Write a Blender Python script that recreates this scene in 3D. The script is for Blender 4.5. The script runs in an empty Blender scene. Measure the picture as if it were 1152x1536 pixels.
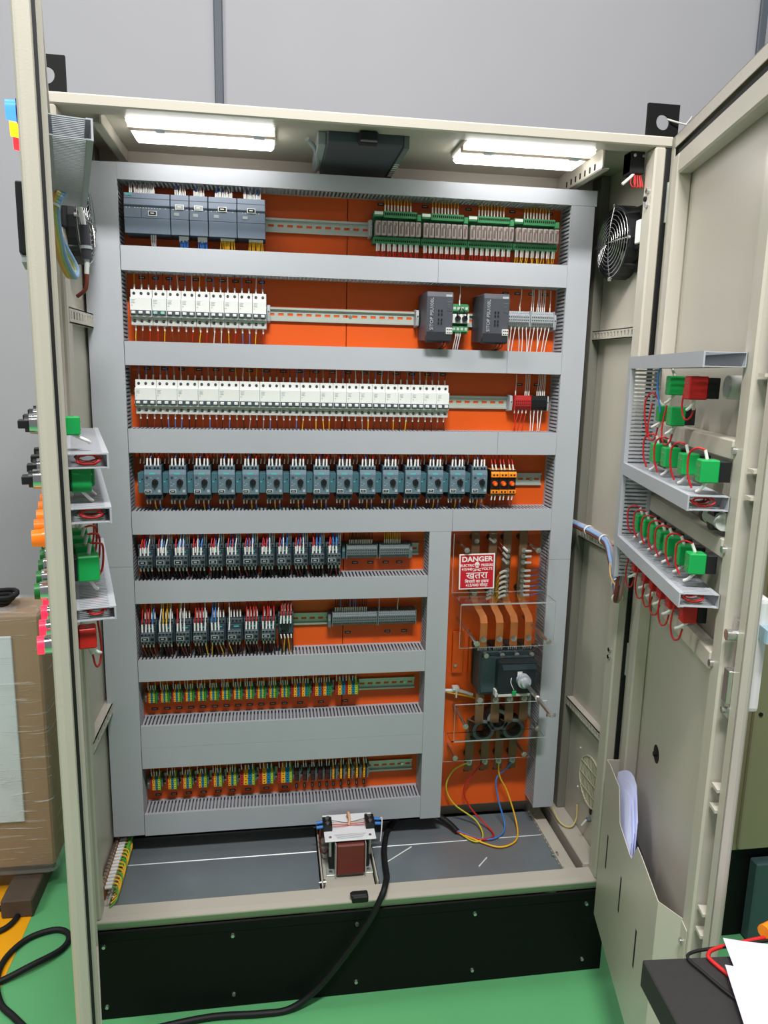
import bpy, bmesh, math, random
from mathutils import Vector, Matrix

# ------------------------------------------------------------------ camera, world, lights, exposure
scene = bpy.context.scene
C = scene.collection

CAM = dict(x=0.464, y=-1.7478, z=1.693, rx=-0.1876, ry=-0.0220, rz=-0.1524, f=1112.95)
cd = bpy.data.cameras.new('camera')
cd.sensor_fit = 'VERTICAL'
cd.sensor_height = 36.0
cd.lens = CAM['f'] / 1536.0 * 36.0
cd.clip_start = 0.02
cam = bpy.data.objects.new('camera', cd)
C.objects.link(cam)
_R = Matrix.Rotation(CAM['rz'], 3, 'Z') @ Matrix.Rotation(CAM['rx'], 3, 'X') @ Matrix.Rotation(CAM['ry'], 3, 'Y')
_r, _f, _u = _R.col[0], _R.col[1], _R.col[2]
cam.matrix_world = Matrix(((_r.x, _u.x, -_f.x, CAM['x']), (_r.y, _u.y, -_f.y, CAM['y']),
                           (_r.z, _u.z, -_f.z, CAM['z']), (0, 0, 0, 1)))
scene.camera = cam

world = bpy.data.worlds.new('hall_light')
scene.world = world
world.use_nodes = True
world.node_tree.nodes['Background'].inputs[0].default_value = (0.93, 0.97, 1.0, 1)
world.node_tree.nodes['Background'].inputs[1].default_value = 0.18


def area_light(name, loc, rot, sx, sy, watt, col=(1, 1, 1)):
    d = bpy.data.lights.new(name, 'AREA')
    d.shape = 'RECTANGLE'
    d.size, d.size_y, d.energy, d.color = sx, sy, watt, col
    o = bpy.data.objects.new(name, d)
    o.location, o.rotation_euler = loc, rot
    C.objects.link(o)
    return o


# the hall's ceiling luminaires
area_light('hall_lamp', (0.7, 0.06, 5.2), (0, 0, 0), 3.2, 0.08, 40, (1.0, 0.99, 0.97))
area_light('hall_lamp', (0.6, -1.8, 3.8), (math.radians(34), 0, 0), 0.9, 0.25, 84, (1.0, 0.99, 0.98))
area_light('hall_lamp', (-2.2, -1.5, 4.6), (0, math.radians(-40), 0), 1.6, 0.4, 75, (1.0, 0.99, 0.97))
area_light('hall_lamp', (3.6, -0.3, 5.2), (0, 0, 0), 3.2, 1.2, 20, (1.0, 0.99, 0.97))

vs = scene.view_settings
vs.view_transform = 'Standard'
vs.look = 'None'
vs.gamma = 1.0
vs.use_curve_mapping = False
vs.exposure = 0.35

# ------------------------------------------------------------------ materials
MATS = {}


def mat(name, col, rough=0.5, metal=0.0, var=0.06, scale=30.0, bump=0.0, bscale=200.0, spec=0.5, alpha=1.0,
        trans=0.0, emit=None, estr=0.0, ior=1.45):
    if name in MATS:
        return MATS[name]
    m = bpy.data.materials.new(name)
    m.use_nodes = True
    nt = m.node_tree
    b = nt.nodes['Principled BSDF']
    b.inputs['Roughness'].default_value = rough
    b.inputs['Metallic'].default_value = metal
    b.inputs['Specular IOR Level'].default_value = spec
    b.inputs['IOR'].default_value = ior
    b.inputs['Alpha'].default_value = alpha
    b.inputs['Transmission Weight'].default_value = trans
    c = (col[0], col[1], col[2], 1)
    b.inputs['Base Color'].default_value = c
    if emit:
        b.inputs['Emission Color'].default_value = (emit[0], emit[1], emit[2], 1)
        b.inputs['Emission Strength'].default_value = estr
    if var > 0 or bump > 0:
        tc = nt.nodes.new('ShaderNodeTexCoord')
        if var > 0:
            n = nt.nodes.new('ShaderNodeTexNoise')
            n.inputs['Scale'].default_value = scale
            n.inputs['Detail'].default_value = 3
            mx = nt.nodes.new('ShaderNodeMix')
            mx.data_type = 'RGBA'
            mx.inputs[6].default_value = tuple(max(0, v * (1 - var)) for v in col) + (1,)
            mx.inputs[7].default_value = tuple(min(1, v * (1 + var)) for v in col) + (1,)
            nt.links.new(tc.outputs['Object'], n.inputs['Vector'])
            nt.links.new(n.outputs['Fac'], mx.inputs[0])
            nt.links.new(mx.outputs[2], b.inputs['Base Color'])
        if bump > 0:
            n2 = nt.nodes.new('ShaderNodeTexNoise')
            n2.inputs['Scale'].default_value = bscale
            n2.inputs['Detail'].default_value = 2
            bp = nt.nodes.new('ShaderNodeBump')
            bp.inputs['Strength'].default_value = bump
            bp.inputs['Distance'].default_value = 0.001
            nt.links.new(tc.outputs['Object'], n2.inputs['Vector'])
            nt.links.new(n2.outputs['Fac'], bp.inputs['Height'])
            nt.links.new(bp.outputs[0], b.inputs['Normal'])
    MATS[name] = m
    return m


def srgb(r, g, b):
    def f(v):
        v /= 255.0
        return v / 12.92 if v <= 0.04045 else ((v + 0.055) / 1.055) ** 2.4
    return (f(r), f(g), f(b))


BEIGE = mat('beige_enamel', srgb(190, 184, 171), 0.34, 0, 0.03, 6, 0.2, 420)
OLIVE = mat('olive_enamel', srgb(150, 142, 112), 0.45, 0, 0.04, 5, 0.1, 300)
DUCT = mat('duct_grey', srgb(170, 173, 179), 0.55, 0, 0.03, 12)
DUCT_D = mat('duct_grey_base', srgb(160, 163, 169), 0.6, 0, 0.03, 12)
ORANGE = mat('orange_plate', srgb(224, 90, 20), 0.40, 0, 0.04, 8, 0.05, 300)
BLACKM = mat('black_plinth', srgb(12, 12, 12), 0.6, 0, 0.12, 9, 0.2, 260, spec=0.25)
GALV = mat('galvanised', srgb(142, 152, 158), 0.42, 0.55, 0.16, 9, 0.05, 60)
ZINC = mat('zinc_rail', srgb(190, 198, 188), 0.38, 0.35, 0.08, 25)
STEEL = mat('bright_steel', srgb(205, 205, 202), 0.25, 0.9, 0.05, 40)
CHROME = mat('chrome', srgb(215, 215, 215), 0.12, 1.0, 0.02, 40)
BLK = mat('black_plastic', srgb(24, 25, 27), 0.45, 0, 0.1, 40)
RUBBER = mat('black_rubber', srgb(16, 17, 18), 0.6, 0, 0.1, 30)
DARK = mat('dark_hole', srgb(12, 12, 13), 0.8, 0, 0)
WHITE = mat('white_plastic', srgb(232, 232, 228), 0.45, 0, 0.02, 60)
MCBW = mat('breaker_white', srgb(226, 228, 224), 0.42, 0, 0.02, 80)
MCBG = mat('breaker_grey', srgb(196, 198, 193), 0.5, 0, 0.03, 80)
PLC = mat('controller_slate', srgb(112, 124, 141), 0.5, 0, 0.04, 40)
PLCD = mat('controller_dark', srgb(62, 70, 82), 0.55, 0, 0.04, 40)
TEAL = mat('teal_mark', srgb(70, 190, 185), 0.5, 0, 0)
MSP = mat('starter_slate', srgb(96, 116, 128), 0.5, 0, 0.05, 60)
MSPD = mat('starter_dark', srgb(52, 68, 78), 0.55, 0, 0.05, 60)
MSPA = mat('aux_teal', srgb(68, 106, 118), 0.5, 0, 0.05, 60)
CON = mat('contactor_slate', srgb(74, 86, 92), 0.5, 0, 0.05, 60)
COND = mat('contactor_dark', srgb(48, 66, 74), 0.55, 0, 0.05, 60)
TERM = mat('terminal_grey', srgb(106, 116, 118), 0.55, 0, 0.06, 60)
TERML = mat('terminal_light_grey', srgb(168, 174, 178), 0.5, 0, 0.05, 60)
PSUM = mat('psu_charcoal', srgb(72, 74, 82), 0.5, 0, 0.05, 50)
PSUD = mat('psu_dark', srgb(40, 42, 48), 0.55, 0, 0.05, 50)
GREEN = mat('relay_green', srgb(60, 140, 88), 0.5, 0, 0.08, 60)
GREEND = mat('relay_green_dark', srgb(34, 96, 62), 0.55, 0, 0.08, 60)
RELAY = mat('relay_clear', srgb(170, 160, 156), 0.2, 0, 0.15, 300)
RELAYC = mat('relay_core', srgb(120, 104, 98), 0.5, 0, 0.2, 300)
CBG = mat('contact_green', srgb(22, 160, 78), 0.42, 0, 0.06, 60)
CBR = mat('contact_red', srgb(196, 34, 30), 0.42, 0, 0.06, 60)
CBO = mat('contact_orange', srgb(232, 84, 26), 0.42, 0, 0.06, 60)
ORG = mat('device_orange', srgb(246, 140, 30), 0.45, 0, 0.05, 60)
T_RED = mat('term_red', srgb(178, 38, 34), 0.5, 0, 0.05, 60)
T_YEL = mat('term_yellow', srgb(246, 176, 30), 0.5, 0, 0.05, 60)
T_BLU = mat('term_blue', srgb(20, 122, 158), 0.5, 0, 0.05, 60)
T_YG = mat('term_yellowgreen', srgb(196, 204, 44), 0.5, 0, 0.05, 60)
T_GRN = mat('term_green', srgb(52, 134, 56), 0.5, 0, 0.05, 60)
T_MAR = mat('term_maroon', srgb(72, 26, 32), 0.5, 0, 0.05, 60)
COPPER = mat('copper', srgb(214, 132, 74), 0.35, 0.45, 0.08, 30)
BUSB = mat('tarnished_bar', srgb(128, 96, 72), 0.45, 0.5, 0.15, 30)
W_RED = mat('wire_red', srgb(200, 36, 36), 0.45, 0, 0)
W_YEL = mat('wire_yellow', srgb(244, 190, 40), 0.45, 0, 0)
W_BLU = mat('wire_blue', srgb(60, 130, 210), 0.45, 0, 0)
W_BLK = mat('wire_black', srgb(20, 20, 22), 0.5, 0, 0)
W_WHT = mat('wire_white', srgb(226, 226, 224), 0.45, 0, 0)
W_BRN = mat('wire_brown', srgb(122, 56, 44), 0.45, 0, 0)
W_GRY = mat('wire_grey', srgb(150, 150, 150), 0.45, 0, 0)
W_GRN = mat('wire_green', srgb(90, 170, 60), 0.45, 0, 0)
TAG = mat('ferrule_tag', srgb(238, 236, 232), 0.5, 0, 0)
ACRY = mat('acrylic', (1, 1, 1), 0.03, 0, 0, trans=1.0, ior=1.12, spec=0.5)
PAPER = mat('paper', srgb(208, 205, 224), 0.8, 0, 0.02, 8)
BROWNP = mat('winding_paper', srgb(112, 48, 38), 0.55, 0, 0.12, 60)
CARD = mat('cardboard', srgb(150, 120, 84), 0.8, 0, 0.1, 12)
WOODM = mat('old_wood', srgb(84, 72, 60), 0.8, 0, 0.25, 20, 0.4, 60)
WM = [TAG, W_RED, W_YEL, W_BLU, W_BLK, W_WHT, W_BRN, W_GRY, W_GRN]
WI = dict(t=0, r=1, y=2, b=3, k=4, w=5, n=6, g=7, e=8)


# ------------------------------------------------------------------ mesh helpers
class MB:
    def __init__(s):
        s.v, s.f, s.m, s.s = [], [], [], []

    def _add(s, vs_, fs_, m, smooth=False):
        o = len(s.v)
        s.v += [tuple(p) for p in vs_]
        for f in fs_:
            s.f.append(tuple(i + o for i in f))
            s.m.append(m)
            s.s.append(smooth)
        return s

    def box(s, x0, x1, y0, y1, z0, z1, m=0):
        if x0 > x1: x0, x1 = x1, x0
        if y0 > y1: y0, y1 = y1, y0
        if z0 > z1: z0, z1 = z1, z0
        return s._add([(x0, y0, z0), (x1, y0, z0), (x1, y1, z0), (x0, y1, z0), (x0, y0, z1), (x1, y0, z1), (x1, y1, z1), (x0, y1, z1)],
                      [(0, 3, 2, 1), (4, 5, 6, 7), (0, 1, 5, 4), (1, 2, 6, 5), (2, 3, 7, 6), (3, 0, 4, 7)], m)

    def prism(s, poly, axis, a, b, m=0):
        """poly of 2D points in the two other axes (x: (y,z), y: (x,z), z: (x,y))"""
        def P(t, p):
            return {'x': (t, p[0], p[1]), 'y': (p[0], t, p[1]), 'z': (p[0], p[1], t)}[axis]
        n = len(poly)
        vs_ = [P(a, p) for p in poly] + [P(b, p) for p in poly]
        fs_ = [tuple(range(n)), tuple(range(2 * n - 1, n - 1, -1))]
        fs_ += [(i, i + n, (i + 1) % n + n, (i + 1) % n) for i in range(n)]
        return s._add(vs_, fs_, m)

    def cyl(s, a, b, r, n=8, m=0, r2=None, smooth=True, caps=True):
        a, b = Vector(a), Vector(b)
        r2 = r if r2 is None else r2
        d = (b - a).normalized()
        e = d.cross(Vector((0, 0, 1)) if abs(d.z) < 0.9 else Vector((1, 0, 0))).normalized()
        g = d.cross(e)
        A = [a + (e * math.cos(2 * math.pi * i / n) + g * math.sin(2 * math.pi * i / n)) * r for i in range(n)]
        B = [b + (e * math.cos(2 * math.pi * i / n) + g * math.sin(2 * math.pi * i / n)) * r2 for i in range(n)]
        s._add(A + B, [(i, (i + 1) % n, (i + 1) % n + n, i + n) for i in range(n)], m, smooth)
        if caps:
            s._add(A, [tuple(range(n - 1, -1, -1))], m)
            s._add(B, [tuple(range(n))], m)
        return s

    def tube(s, pts, r, n=5, m=0, sub=0):
        pts = [Vector(p) for p in pts]
        if sub and len(pts) > 2:
            q = []
            for i in range(len(pts) - 1):
                p0, p1, p2, p3 = pts[max(i - 1, 0)], pts[i], pts[i + 1], pts[min(i + 2, len(pts) - 1)]
                for k in range(sub):
                    t = k / sub
                    q.append(0.5 * ((2 * p1) + (p2 - p0) * t + (2 * p0 - 5 * p1 + 4 * p2 - p3) * t * t + (3 * p1 - p0 - 3 * p2 + p3) * t ** 3))
            q.append(pts[-1])
            pts = q
        k = len(pts)
        ring = []
        ref = None
        for i, p in enumerate(pts):
            d = (pts[min(i + 1, k - 1)] - pts[max(i - 1, 0)]).normalized()
            if ref is None:
                ref = d.cross(Vector((0, 0, 1)) if abs(d.z) < 0.9 else Vector((1, 0, 0))).normalized()
            e = (ref - d * ref.dot(d)).normalized()
            ref = e
            g = d.cross(e)
            ring += [p + (e * math.cos(2 * math.pi * j / n) + g * math.sin(2 * math.pi * j / n)) * r for j in range(n)]
        fs_ = [(i * n + j, i * n + (j + 1) % n, (i + 1) * n + (j + 1) % n, (i + 1) * n + j) for i in range(k - 1) for j in range(n)]
        s._add(ring, fs_, m, True)
        s._add(ring[:n], [tuple(range(n - 1, -1, -1))], m)
        s._add(ring[-n:], [tuple(range(n))], m)
        return s

    def ring(s, c, axis, ro, ri, t, n=24, m=0):
        """flat annulus of thickness t about centre c, axis vector"""
        c, d = Vector(c), Vector(axis).normalized()
        e = d.cross(Vector((0, 0, 1)) if abs(d.z) < 0.9 else Vector((1, 0, 0))).normalized()
        g = d.cross(e)
        P = []
        for (rr, h) in ((ro, 0), (ro, t), (ri, t), (ri, 0)):
            P += [c + d * h + (e * math.cos(2 * math.pi * i / n) + g * math.sin(2 * math.pi * i / n)) * rr for i in range(n)]
        fs_ = []
        for k in range(4):
            for i in range(n):
                fs_.append((k * n + i, k * n + (i + 1) % n, ((k + 1) % 4) * n + (i + 1) % n, ((k + 1) % 4) * n + i))
        return s._add(P, fs_, m)

    def ellip(s, c, rx, ry, rz, nu=10, nv=6, m=0):
        vs_, fs_ = [], []
        for j in range(1, nv):
            t = math.pi * j / nv
            for i in range(nu):
                a = 2 * math.pi * i / nu
                vs_.append((c[0] + rx * math.sin(t) * math.cos(a), c[1] + ry * math.sin(t) * math.sin(a), c[2] + rz * math.cos(t)))
        vs_ += [(c[0], c[1], c[2] + rz), (c[0], c[1], c[2] - rz)]
        T, B = len(vs_) - 2, len(vs_) - 1
        for i in range(nu):
            fs_.append((T, i, (i + 1) % nu))
            fs_.append((B, (nv - 2) * nu + (i + 1) % nu, (nv - 2) * nu + i))
            for j in range(nv - 2):
                fs_.append((j * nu + i, (j + 1) * nu + i, (j + 1) * nu + (i + 1) % nu, j * nu + (i + 1) % nu))
        return s._add(vs_, fs_, m, True)

    def mesh(s, name, mats, bevel=0.0, seg=1):
        me = bpy.data.meshes.new(name)
        me.from_pydata(s.v, [], s.f)
        for m in (mats if isinstance(mats, (list, tuple)) else [mats]):
            me.materials.append(m)
        me.polygons.foreach_set('material_index', s.m)
        me.polygons.foreach_set('use_smooth', s.s)
        bm = bmesh.new()
        bm.from_mesh(me)
        bmesh.ops.recalc_face_normals(bm, faces=bm.faces)
        if bevel > 0:
            ed = [e for e in bm.edges if len(e.link_faces) == 2 and e.calc_face_angle(0) > 0.6]
            bmesh.ops.bevel(bm, geom=ed, offset=bevel, segments=seg, profile=0.6, affect='EDGES', clamp_overlap=True)
        bm.to_mesh(me)
        bm.free()
        me.update()
        return me

    def build(s, name, mats, parent=None, bevel=0.0, seg=1, loc=None, rotz=0.0):
        o = bpy.data.objects.new(name, s.mesh(name, mats, bevel, seg))
        C.objects.link(o)
        if parent is not None:
            o.parent = parent
        if loc is not None:
            o.location = loc
        if rotz:
            o.rotation_euler = (0, 0, rotz)
        return o


def link_mesh(name, me, parent=None, loc=(0, 0, 0)):
    o = bpy.data.objects.new(name, me)
    C.objects.link(o)
    o.parent = parent
    o.location = loc
    return o


def empty(name, loc=(0, 0, 0), rotz=0.0):
    o = bpy.data.objects.new(name, None)
    o.empty_display_size = 0.02
    C.objects.link(o)
    o.location = loc
    o.rotation_euler = (0, 0, rotz)
    return o


def tag(o, label=None, cat=None, group=None, kind=None):
    if label: o['label'] = label
    if cat: o['category'] = cat
    if group: o['group'] = group
    if kind: o['kind'] = kind
    return o


def copy_tree(o, parent=None):
    c = o.copy()
    C.objects.link(c)
    c.parent = parent
    for ch in list(o.children):
        copy_tree(ch, c)
    return c


def stuff(o):
    o['kind'] = 'stuff'
    return o


_tcache = {}


def text_mesh(name, body, size, m, align='CENTER', extr=0.0002, bold=0.0):
    cu = bpy.data.curves.new(name, 'FONT')
    cu.body = body
    cu.size = size
    cu.align_x = align
    cu.align_y = 'CENTER'
    cu.extrude = extr
    cu.resolution_u = 3
    cu.offset = bold
    to = bpy.data.objects.new(name + '_tmp', cu)
    C.objects.link(to)
    dg = bpy.context.evaluated_depsgraph_get()
    dg.update()
    me = bpy.data.meshes.new_from_object(to.evaluated_get(dg))
    bpy.data.objects.remove(to)
    bpy.data.curves.remove(cu)
    me.name = name
    me.materials.clear()
    me.materials.append(m)
    return me


ORD = ['first', 'second', 'third', 'fourth', 'fifth', 'sixth', 'seventh', 'eighth', 'ninth', 'tenth', 'eleventh', 'twelfth',
       'thirteenth', 'fourteenth', 'fifteenth', 'sixteenth', 'seventeenth', 'eighteenth', 'nineteenth', 'twentieth']
rng = random.Random(7)

W, H, D = 1.4, 2.2455, 0.385      # cabinet width, top height, depth
ZB = 0.262                        # underside of the cabinet body = top of plinth
YP = 0.322                        # face of the mounting plate
YF = 0.243                        # front of the wiring ducts
# ------------------------------------------------------------------ hall: floor, back wall
m = mat('green_floor', srgb(100, 178, 118), 0.34, 0, 0.07, 2.5, 0.04, 120)
fl = MB().box(-5, 6, -5, 1.6, -0.02, 0.0).build('floor', m)
tag(fl, kind='structure')
yl = MB().box(-0.62, -0.285, -3.0, 1.5, 0.0, 0.0015).build('trim_1', mat('yellow_paint', srgb(246, 170, 20), 0.4, 0, 0.05, 6))
tag(yl, kind='structure')
wm = mat('wall_plaster', srgb(166, 165, 170), 0.8, 0, 0.035, 3.0, 0.12, 60)
tag(MB().box(-5, 6, 1.5, 1.6, 0, 5.5).build('wall_back', wm), kind='structure')
strip = mat('joint_strip', srgb(84, 90, 98), 0.6, 0, 0.05, 10)
for i, x in enumerate((0.27, 2.555)):
    t = MB().box(x - 0.017, x + 0.017, 1.482, 1.5, 1.1, 5.5).build('trim_%d' % (i + 2), strip, bevel=0.004)
    tag(t, kind='structure')

# ------------------------------------------------------------------ cabinet
cab = empty('electrical_cabinet', (0, 0, 0))
tag(cab, 'large beige steel control cabinet with open doors and orange mounting plate', 'cabinet')
B = lambda n, m_, *b, **k: MB().box(*b).build(n, m_, cab, k.get('bevel', 0.002))
B('side_panel', BEIGE, 0, 0.005, 0.02, D, ZB, H)
B('side_panel', BEIGE, W - 0.005, W, 0.02, D, ZB, H)
B('back_panel', BEIGE, 0.005, W - 0.005, D - 0.005, D, ZB, H)
B('roof_panel', BEIGE, 0, W, 0.055, D, H - 0.010, H)
# front frame
B('frame_rail', BEIGE, 0, W, 0, 0.055, 2.222, H, bevel=0.003)
MB().prism([(-0.004, 0.298), (-0.004, 0.293), (0.012, ZB), (0.046, ZB), (0.046, 0.307), (0.010, 0.302)], 'x', 0, W).build('frame_rail', BEIGE, cab, 0.0015)
B('frame_post', BEIGE, 0.004, 0.026, 0.0, 0.046, 0.300, 2.222, bevel=0.004)
B('frame_post', BEIGE, W - 0.044, W - 0.016, 0.0, 0.046, 0.300, 2.222, bevel=0.004)
B('hinge_gap_shade', RUBBER, W - 0.016, W + 0.006, 0.002, 0.020, 0.30, 2.222)  # black strip added to make the gap between post and door dark
# bottom side rails and rear corner profiles
B('bottom_rail', BEIGE, 1.340, W - 0.005, 0.046, D - 0.005, ZB, 0.318, bevel=0.003)
B('bottom_rail', BEIGE, 1.283, 1.320, 0.046, D - 0.005, ZB, 0.306, bevel=0.002)
B('bottom_rail', BEIGE, 0.005, 0.030, 0.046, D - 0.005, ZB, 0.304, bevel=0.003)
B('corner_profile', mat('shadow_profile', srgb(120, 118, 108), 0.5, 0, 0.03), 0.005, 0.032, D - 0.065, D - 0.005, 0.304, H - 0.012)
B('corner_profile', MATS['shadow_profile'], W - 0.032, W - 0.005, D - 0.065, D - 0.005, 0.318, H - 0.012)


def perforated(mb, x0, x1, y0, y1, z0, z1, n, axis='y', hole=0.5, m_=0, hm=1):
    """an angle rail with a row of raised dark slots let into its face"""
    mb.box(x0, x1, y0, y1, z0, z1, m_)


def slot_rail(name, x, sx, y0, y1, zc, hgt, n, vertical_slots=True, out=0.022):
    """side-wall rail along y with n real slots; sx = direction away from the wall"""
    mb = MB()
    t = 0.0025
    xf = x + sx * out
    step = (y1 - y0) / n
    zl, zh = zc - hgt / 2, zc + hgt / 2
    s0, s1 = zc - hgt * 0.22, zc + hgt * 0.26
    mb.box(xf, xf - sx * t, y0, y1, zl, s0)
    mb.box(xf, xf - sx * t, y0, y1, s1, zh)
    for i in range(n + 1):
        a = y0 + i * step - step * 0.32
        b = y0 + i * step + step * 0.32
        mb.box(xf, xf - sx * t, max(a, y0), min(b, y1), s0, s1)
    mb.box(x, xf, y0, y1, zl, zl + t)
    mb.box(x, xf, y0, y1, zh - t, zh)
    return mb.build(name, BEIGE, cab)


for zc in (1.804, 1.232, 0.69):
    slot_rail('side_rail', W - 0.005, -1, 0.07, 0.37, zc, 0.026, 15)
slot_rail('side_rail', 0.005, 1, 0.02, 0.30, 1.80, 0.034, 11)
slot_rail('side_rail', 0.005, 1, 0.02, 0.30, 0.765, 0.030, 8)
# top rail hanging below the roof on the right, with holes
mb = MB()
mb.box(1.262, 1.266, 0.08, 0.37, 2.188, 2.235)
mb.box(1.262, 1.280, 0.08, 0.37, 2.187, 2.190)
for k in range(7):
    mb.box(1.2605, 1.262, 0.12 + k * 0.03, 0.126 + k * 0.03, 2.194, 2.208, 1)
mb.build('roof_rail', [BEIGE, DARK], cab)
mb = MB()
mb.box(0.100, 0.104, 0.06, 0.37, 2.206, 2.235)
mb.box(0.085, 0.104, 0.06, 0.37, 2.205, 2.208)
mb.build('roof_rail', [BEIGE, DARK], cab)
# galvanised floor plates
for (x0, x1, y0, y1) in ((0.040, 0.588, 0.050, 0.213), (0.040, 0.588, 0.216, 0.340), (0.752, 1.278, 0.050, 0.213), (0.752, 1.278, 0.216, 0.340)):
    MB().box(x0, x1, y0, y1, 0.296, 0.300).build('floor_plate', GALV, cab, 0.0008)
B('floor_joint', mat('pale_joint', srgb(205, 212, 210), 0.4, 0.2, 0.05), 0.040, 0.588, 0.2132, 0.2158, 0.296, 0.3012)
B('floor_joint', MATS['pale_joint'], 0.752, 1.278, 0.2132, 0.2158, 0.296, 0.3012)
B('floor_channel', BEIGE, 0.600, 0.740, 0.050, 0.345, 0.280, 0.292, bevel=0.001)
for x in (0.594, 0.746, 0.034, 1.2805):
    mb = MB().box(x - 0.002, x + 0.002, 0.048, 0.345, 0.28, 0.312)
    mb.build('plate_bracket', BEIGE, cab)
for (x, y) in ((0.594, 0.07), (0.594, 0.325), (0.034, 0.08), (0.034, 0.31), (1.2805, 0.11), (1.2805, 0.31)):
    MB().cyl((x - 0.010, y, 0.306), (x + 0.010, y, 0.306), 0.004, 8).cyl((x + 0.004, y, 0.306), (x + 0.009, y, 0.306), 0.0075, 6).build('bolt', STEEL, cab)
B('rear_gap_shade', DARK, 0.040, 1.278, 0.342, D - 0.006, 0.27, 0.285)  # dark strip standing in for the shade behind the floor plates
# rail with perforation along the right floor edge
mb = MB()
for k in range(14):
    y = 0.07 + k * 0.02
    mb.cyl((1.2780, y, 0.305), (1.2770, y, 0.305), 0.0022, 6, 0)
stuff(mb.build('perforations', TAG, cab))

# orange mounting plate in two panels, seam at x = 0.667
pl1 = MB().box(0.030, 0.6662, YP, YP + 0.003, 0.350, 2.168).build('mounting_panel', ORANGE, cab, 0.001)
pl2 = MB().box(0.6678, 1.300, YP, YP + 0.003, 0.350, 2.168).build('mounting_panel', ORANGE, cab, 0.001)
B('mounting_bracket', BEIGE, 0.028, 0.06, YP + 0.003, D - 0.006, 2.10, 2.13)
B('mounting_bracket', BEIGE, 1.27, 1.30, YP + 0.003, D - 0.006, 2.10, 2.13)
B('mounting_bracket', BEIGE, 0.04, 0.07, YP + 0.003, D - 0.006, 0.36, 0.39)
B('mounting_bracket', BEIGE, 1.27, 1.30, YP + 0.003, D - 0.006, 0.36, 0.39)
# small engraved marker tags glued on the orange plate
tagm = MB().box(-0.0085, 0.0085, -0.0012, 0, -0.0035, 0.0035, 0).box(-0.0055, 0.0055, -0.0014, -0.0011, -0.001, 0.0014, 1).mesh('marker_tag', [BLK, TERML])
tagv = MB().box(-0.0035, 0.0035, -0.0012, 0, -0.0085, 0.0085, 0).box(-0.0014, 0.001, -0.0014, -0.0011, -0.0055, 0.0055, 1).mesh('marker_tag', [BLK, TERML])


def marker(x, z, me=None):
    link_mesh('marker_tag', me or tagm, pl1 if x < 0.667 else pl2, (x, YP, z))


for x in (0.755, 0.875, 0.995, 1.118, 1.225): marker(x, 2.128)
for k in range(10): marker(0.135 + k * 0.034, 1.917)
for x in (1.11, 1.145, 1.185, 1.225): marker(x, 1.913)
for k in range(19): marker(0.14 + k * 0.0445, 1.6865)
for x in (1.165, 1.217): marker(x, 1.664)
for x in (0.70, 0.745, 0.79, 0.83): marker(x, 1.147)
for x in (0.682, 0.80, 0.85): marker(x, 0.936)

# lifting lugs
def lug(x0, x1, name_label, s):
    t = empty('lifting_lug', ((x0 + x1) / 2, 0.035, H))
    w = (x1 - x0) / 2
    hz, r = 0.040, 0.0175
    n = 20
    # plate with a round hole: outer square ring stitched to the circle
    sq = []
    for i in range(n):
        a = 2 * math.pi * i / n + math.pi / n
        c_, s_ = math.cos(a), math.sin(a)
        k = 1 / max(abs(c_), abs(s_))
        sq.append((c_ * k * w, hz + s_ * k * 0.040))
    ci = [(r * math.cos(2 * math.pi * i / n + math.pi / n), hz + r * math.sin(2 * math.pi * i / n + math.pi / n)) for i in range(n)]
    v, f = [], []
    for y in (-0.004, 0.004):
        v += [(p[0], y, p[1]) for p in sq] + [(p[0], y, p[1]) for p in ci]
    for i in range(n):
        j = (i + 1) % n
        f += [(i, j, n + j, n + i), (2 * n + j, 2 * n + i, 3 * n + i, 3 * n + j), (i, 2 * n + i, 2 * n + j, j), (n + j, 3 * n + j, 3 * n + i, n + i)]
    mb = MB()
    mb._add(v, f, 0)
    mb.build('lug_plate', BLACKM, t)
    MB().box(-w, w, -0.004, 0.05, 0, 0.006).build('lug_foot', BLACKM, t, 0.001)
    MB().cyl((0, 0.03, 0.006), (0, 0.03, 0.014), 0.011, 6).build('bolt', STEEL, t)
    tag(t, name_label, 'lug', 'lifting lugs on the cabinet roof')
    return t


lug(-0.036, 0.042, 'black steel lifting lug with round hole above the left door', 1)
lr = lug(1.345, 1.424, 'black steel lifting lug with string through its hole, right roof corner', 1)
mb = MB()
mb.tube([(0.008, -0.006, 0.046), (0.025, -0.012, 0.040), (0.055, -0.015, 0.034), (0.075, -0.01, 0.036)], 0.0022, 5, 0, 3)
mb.tube([(0.05, -0.015, 0.034), (0.062, -0.012, 0.047), (0.068, -0.01, 0.055)], 0.0012, 4, 0, 2)
mb.tube([(0.052, -0.015, 0.034), (0.052, -0.012, 0.02), (0.058, -0.01, 0.014)], 0.0012, 4, 0, 2)
mb.build('string', mat('string', srgb(190, 188, 180), 0.8), lr)

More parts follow.
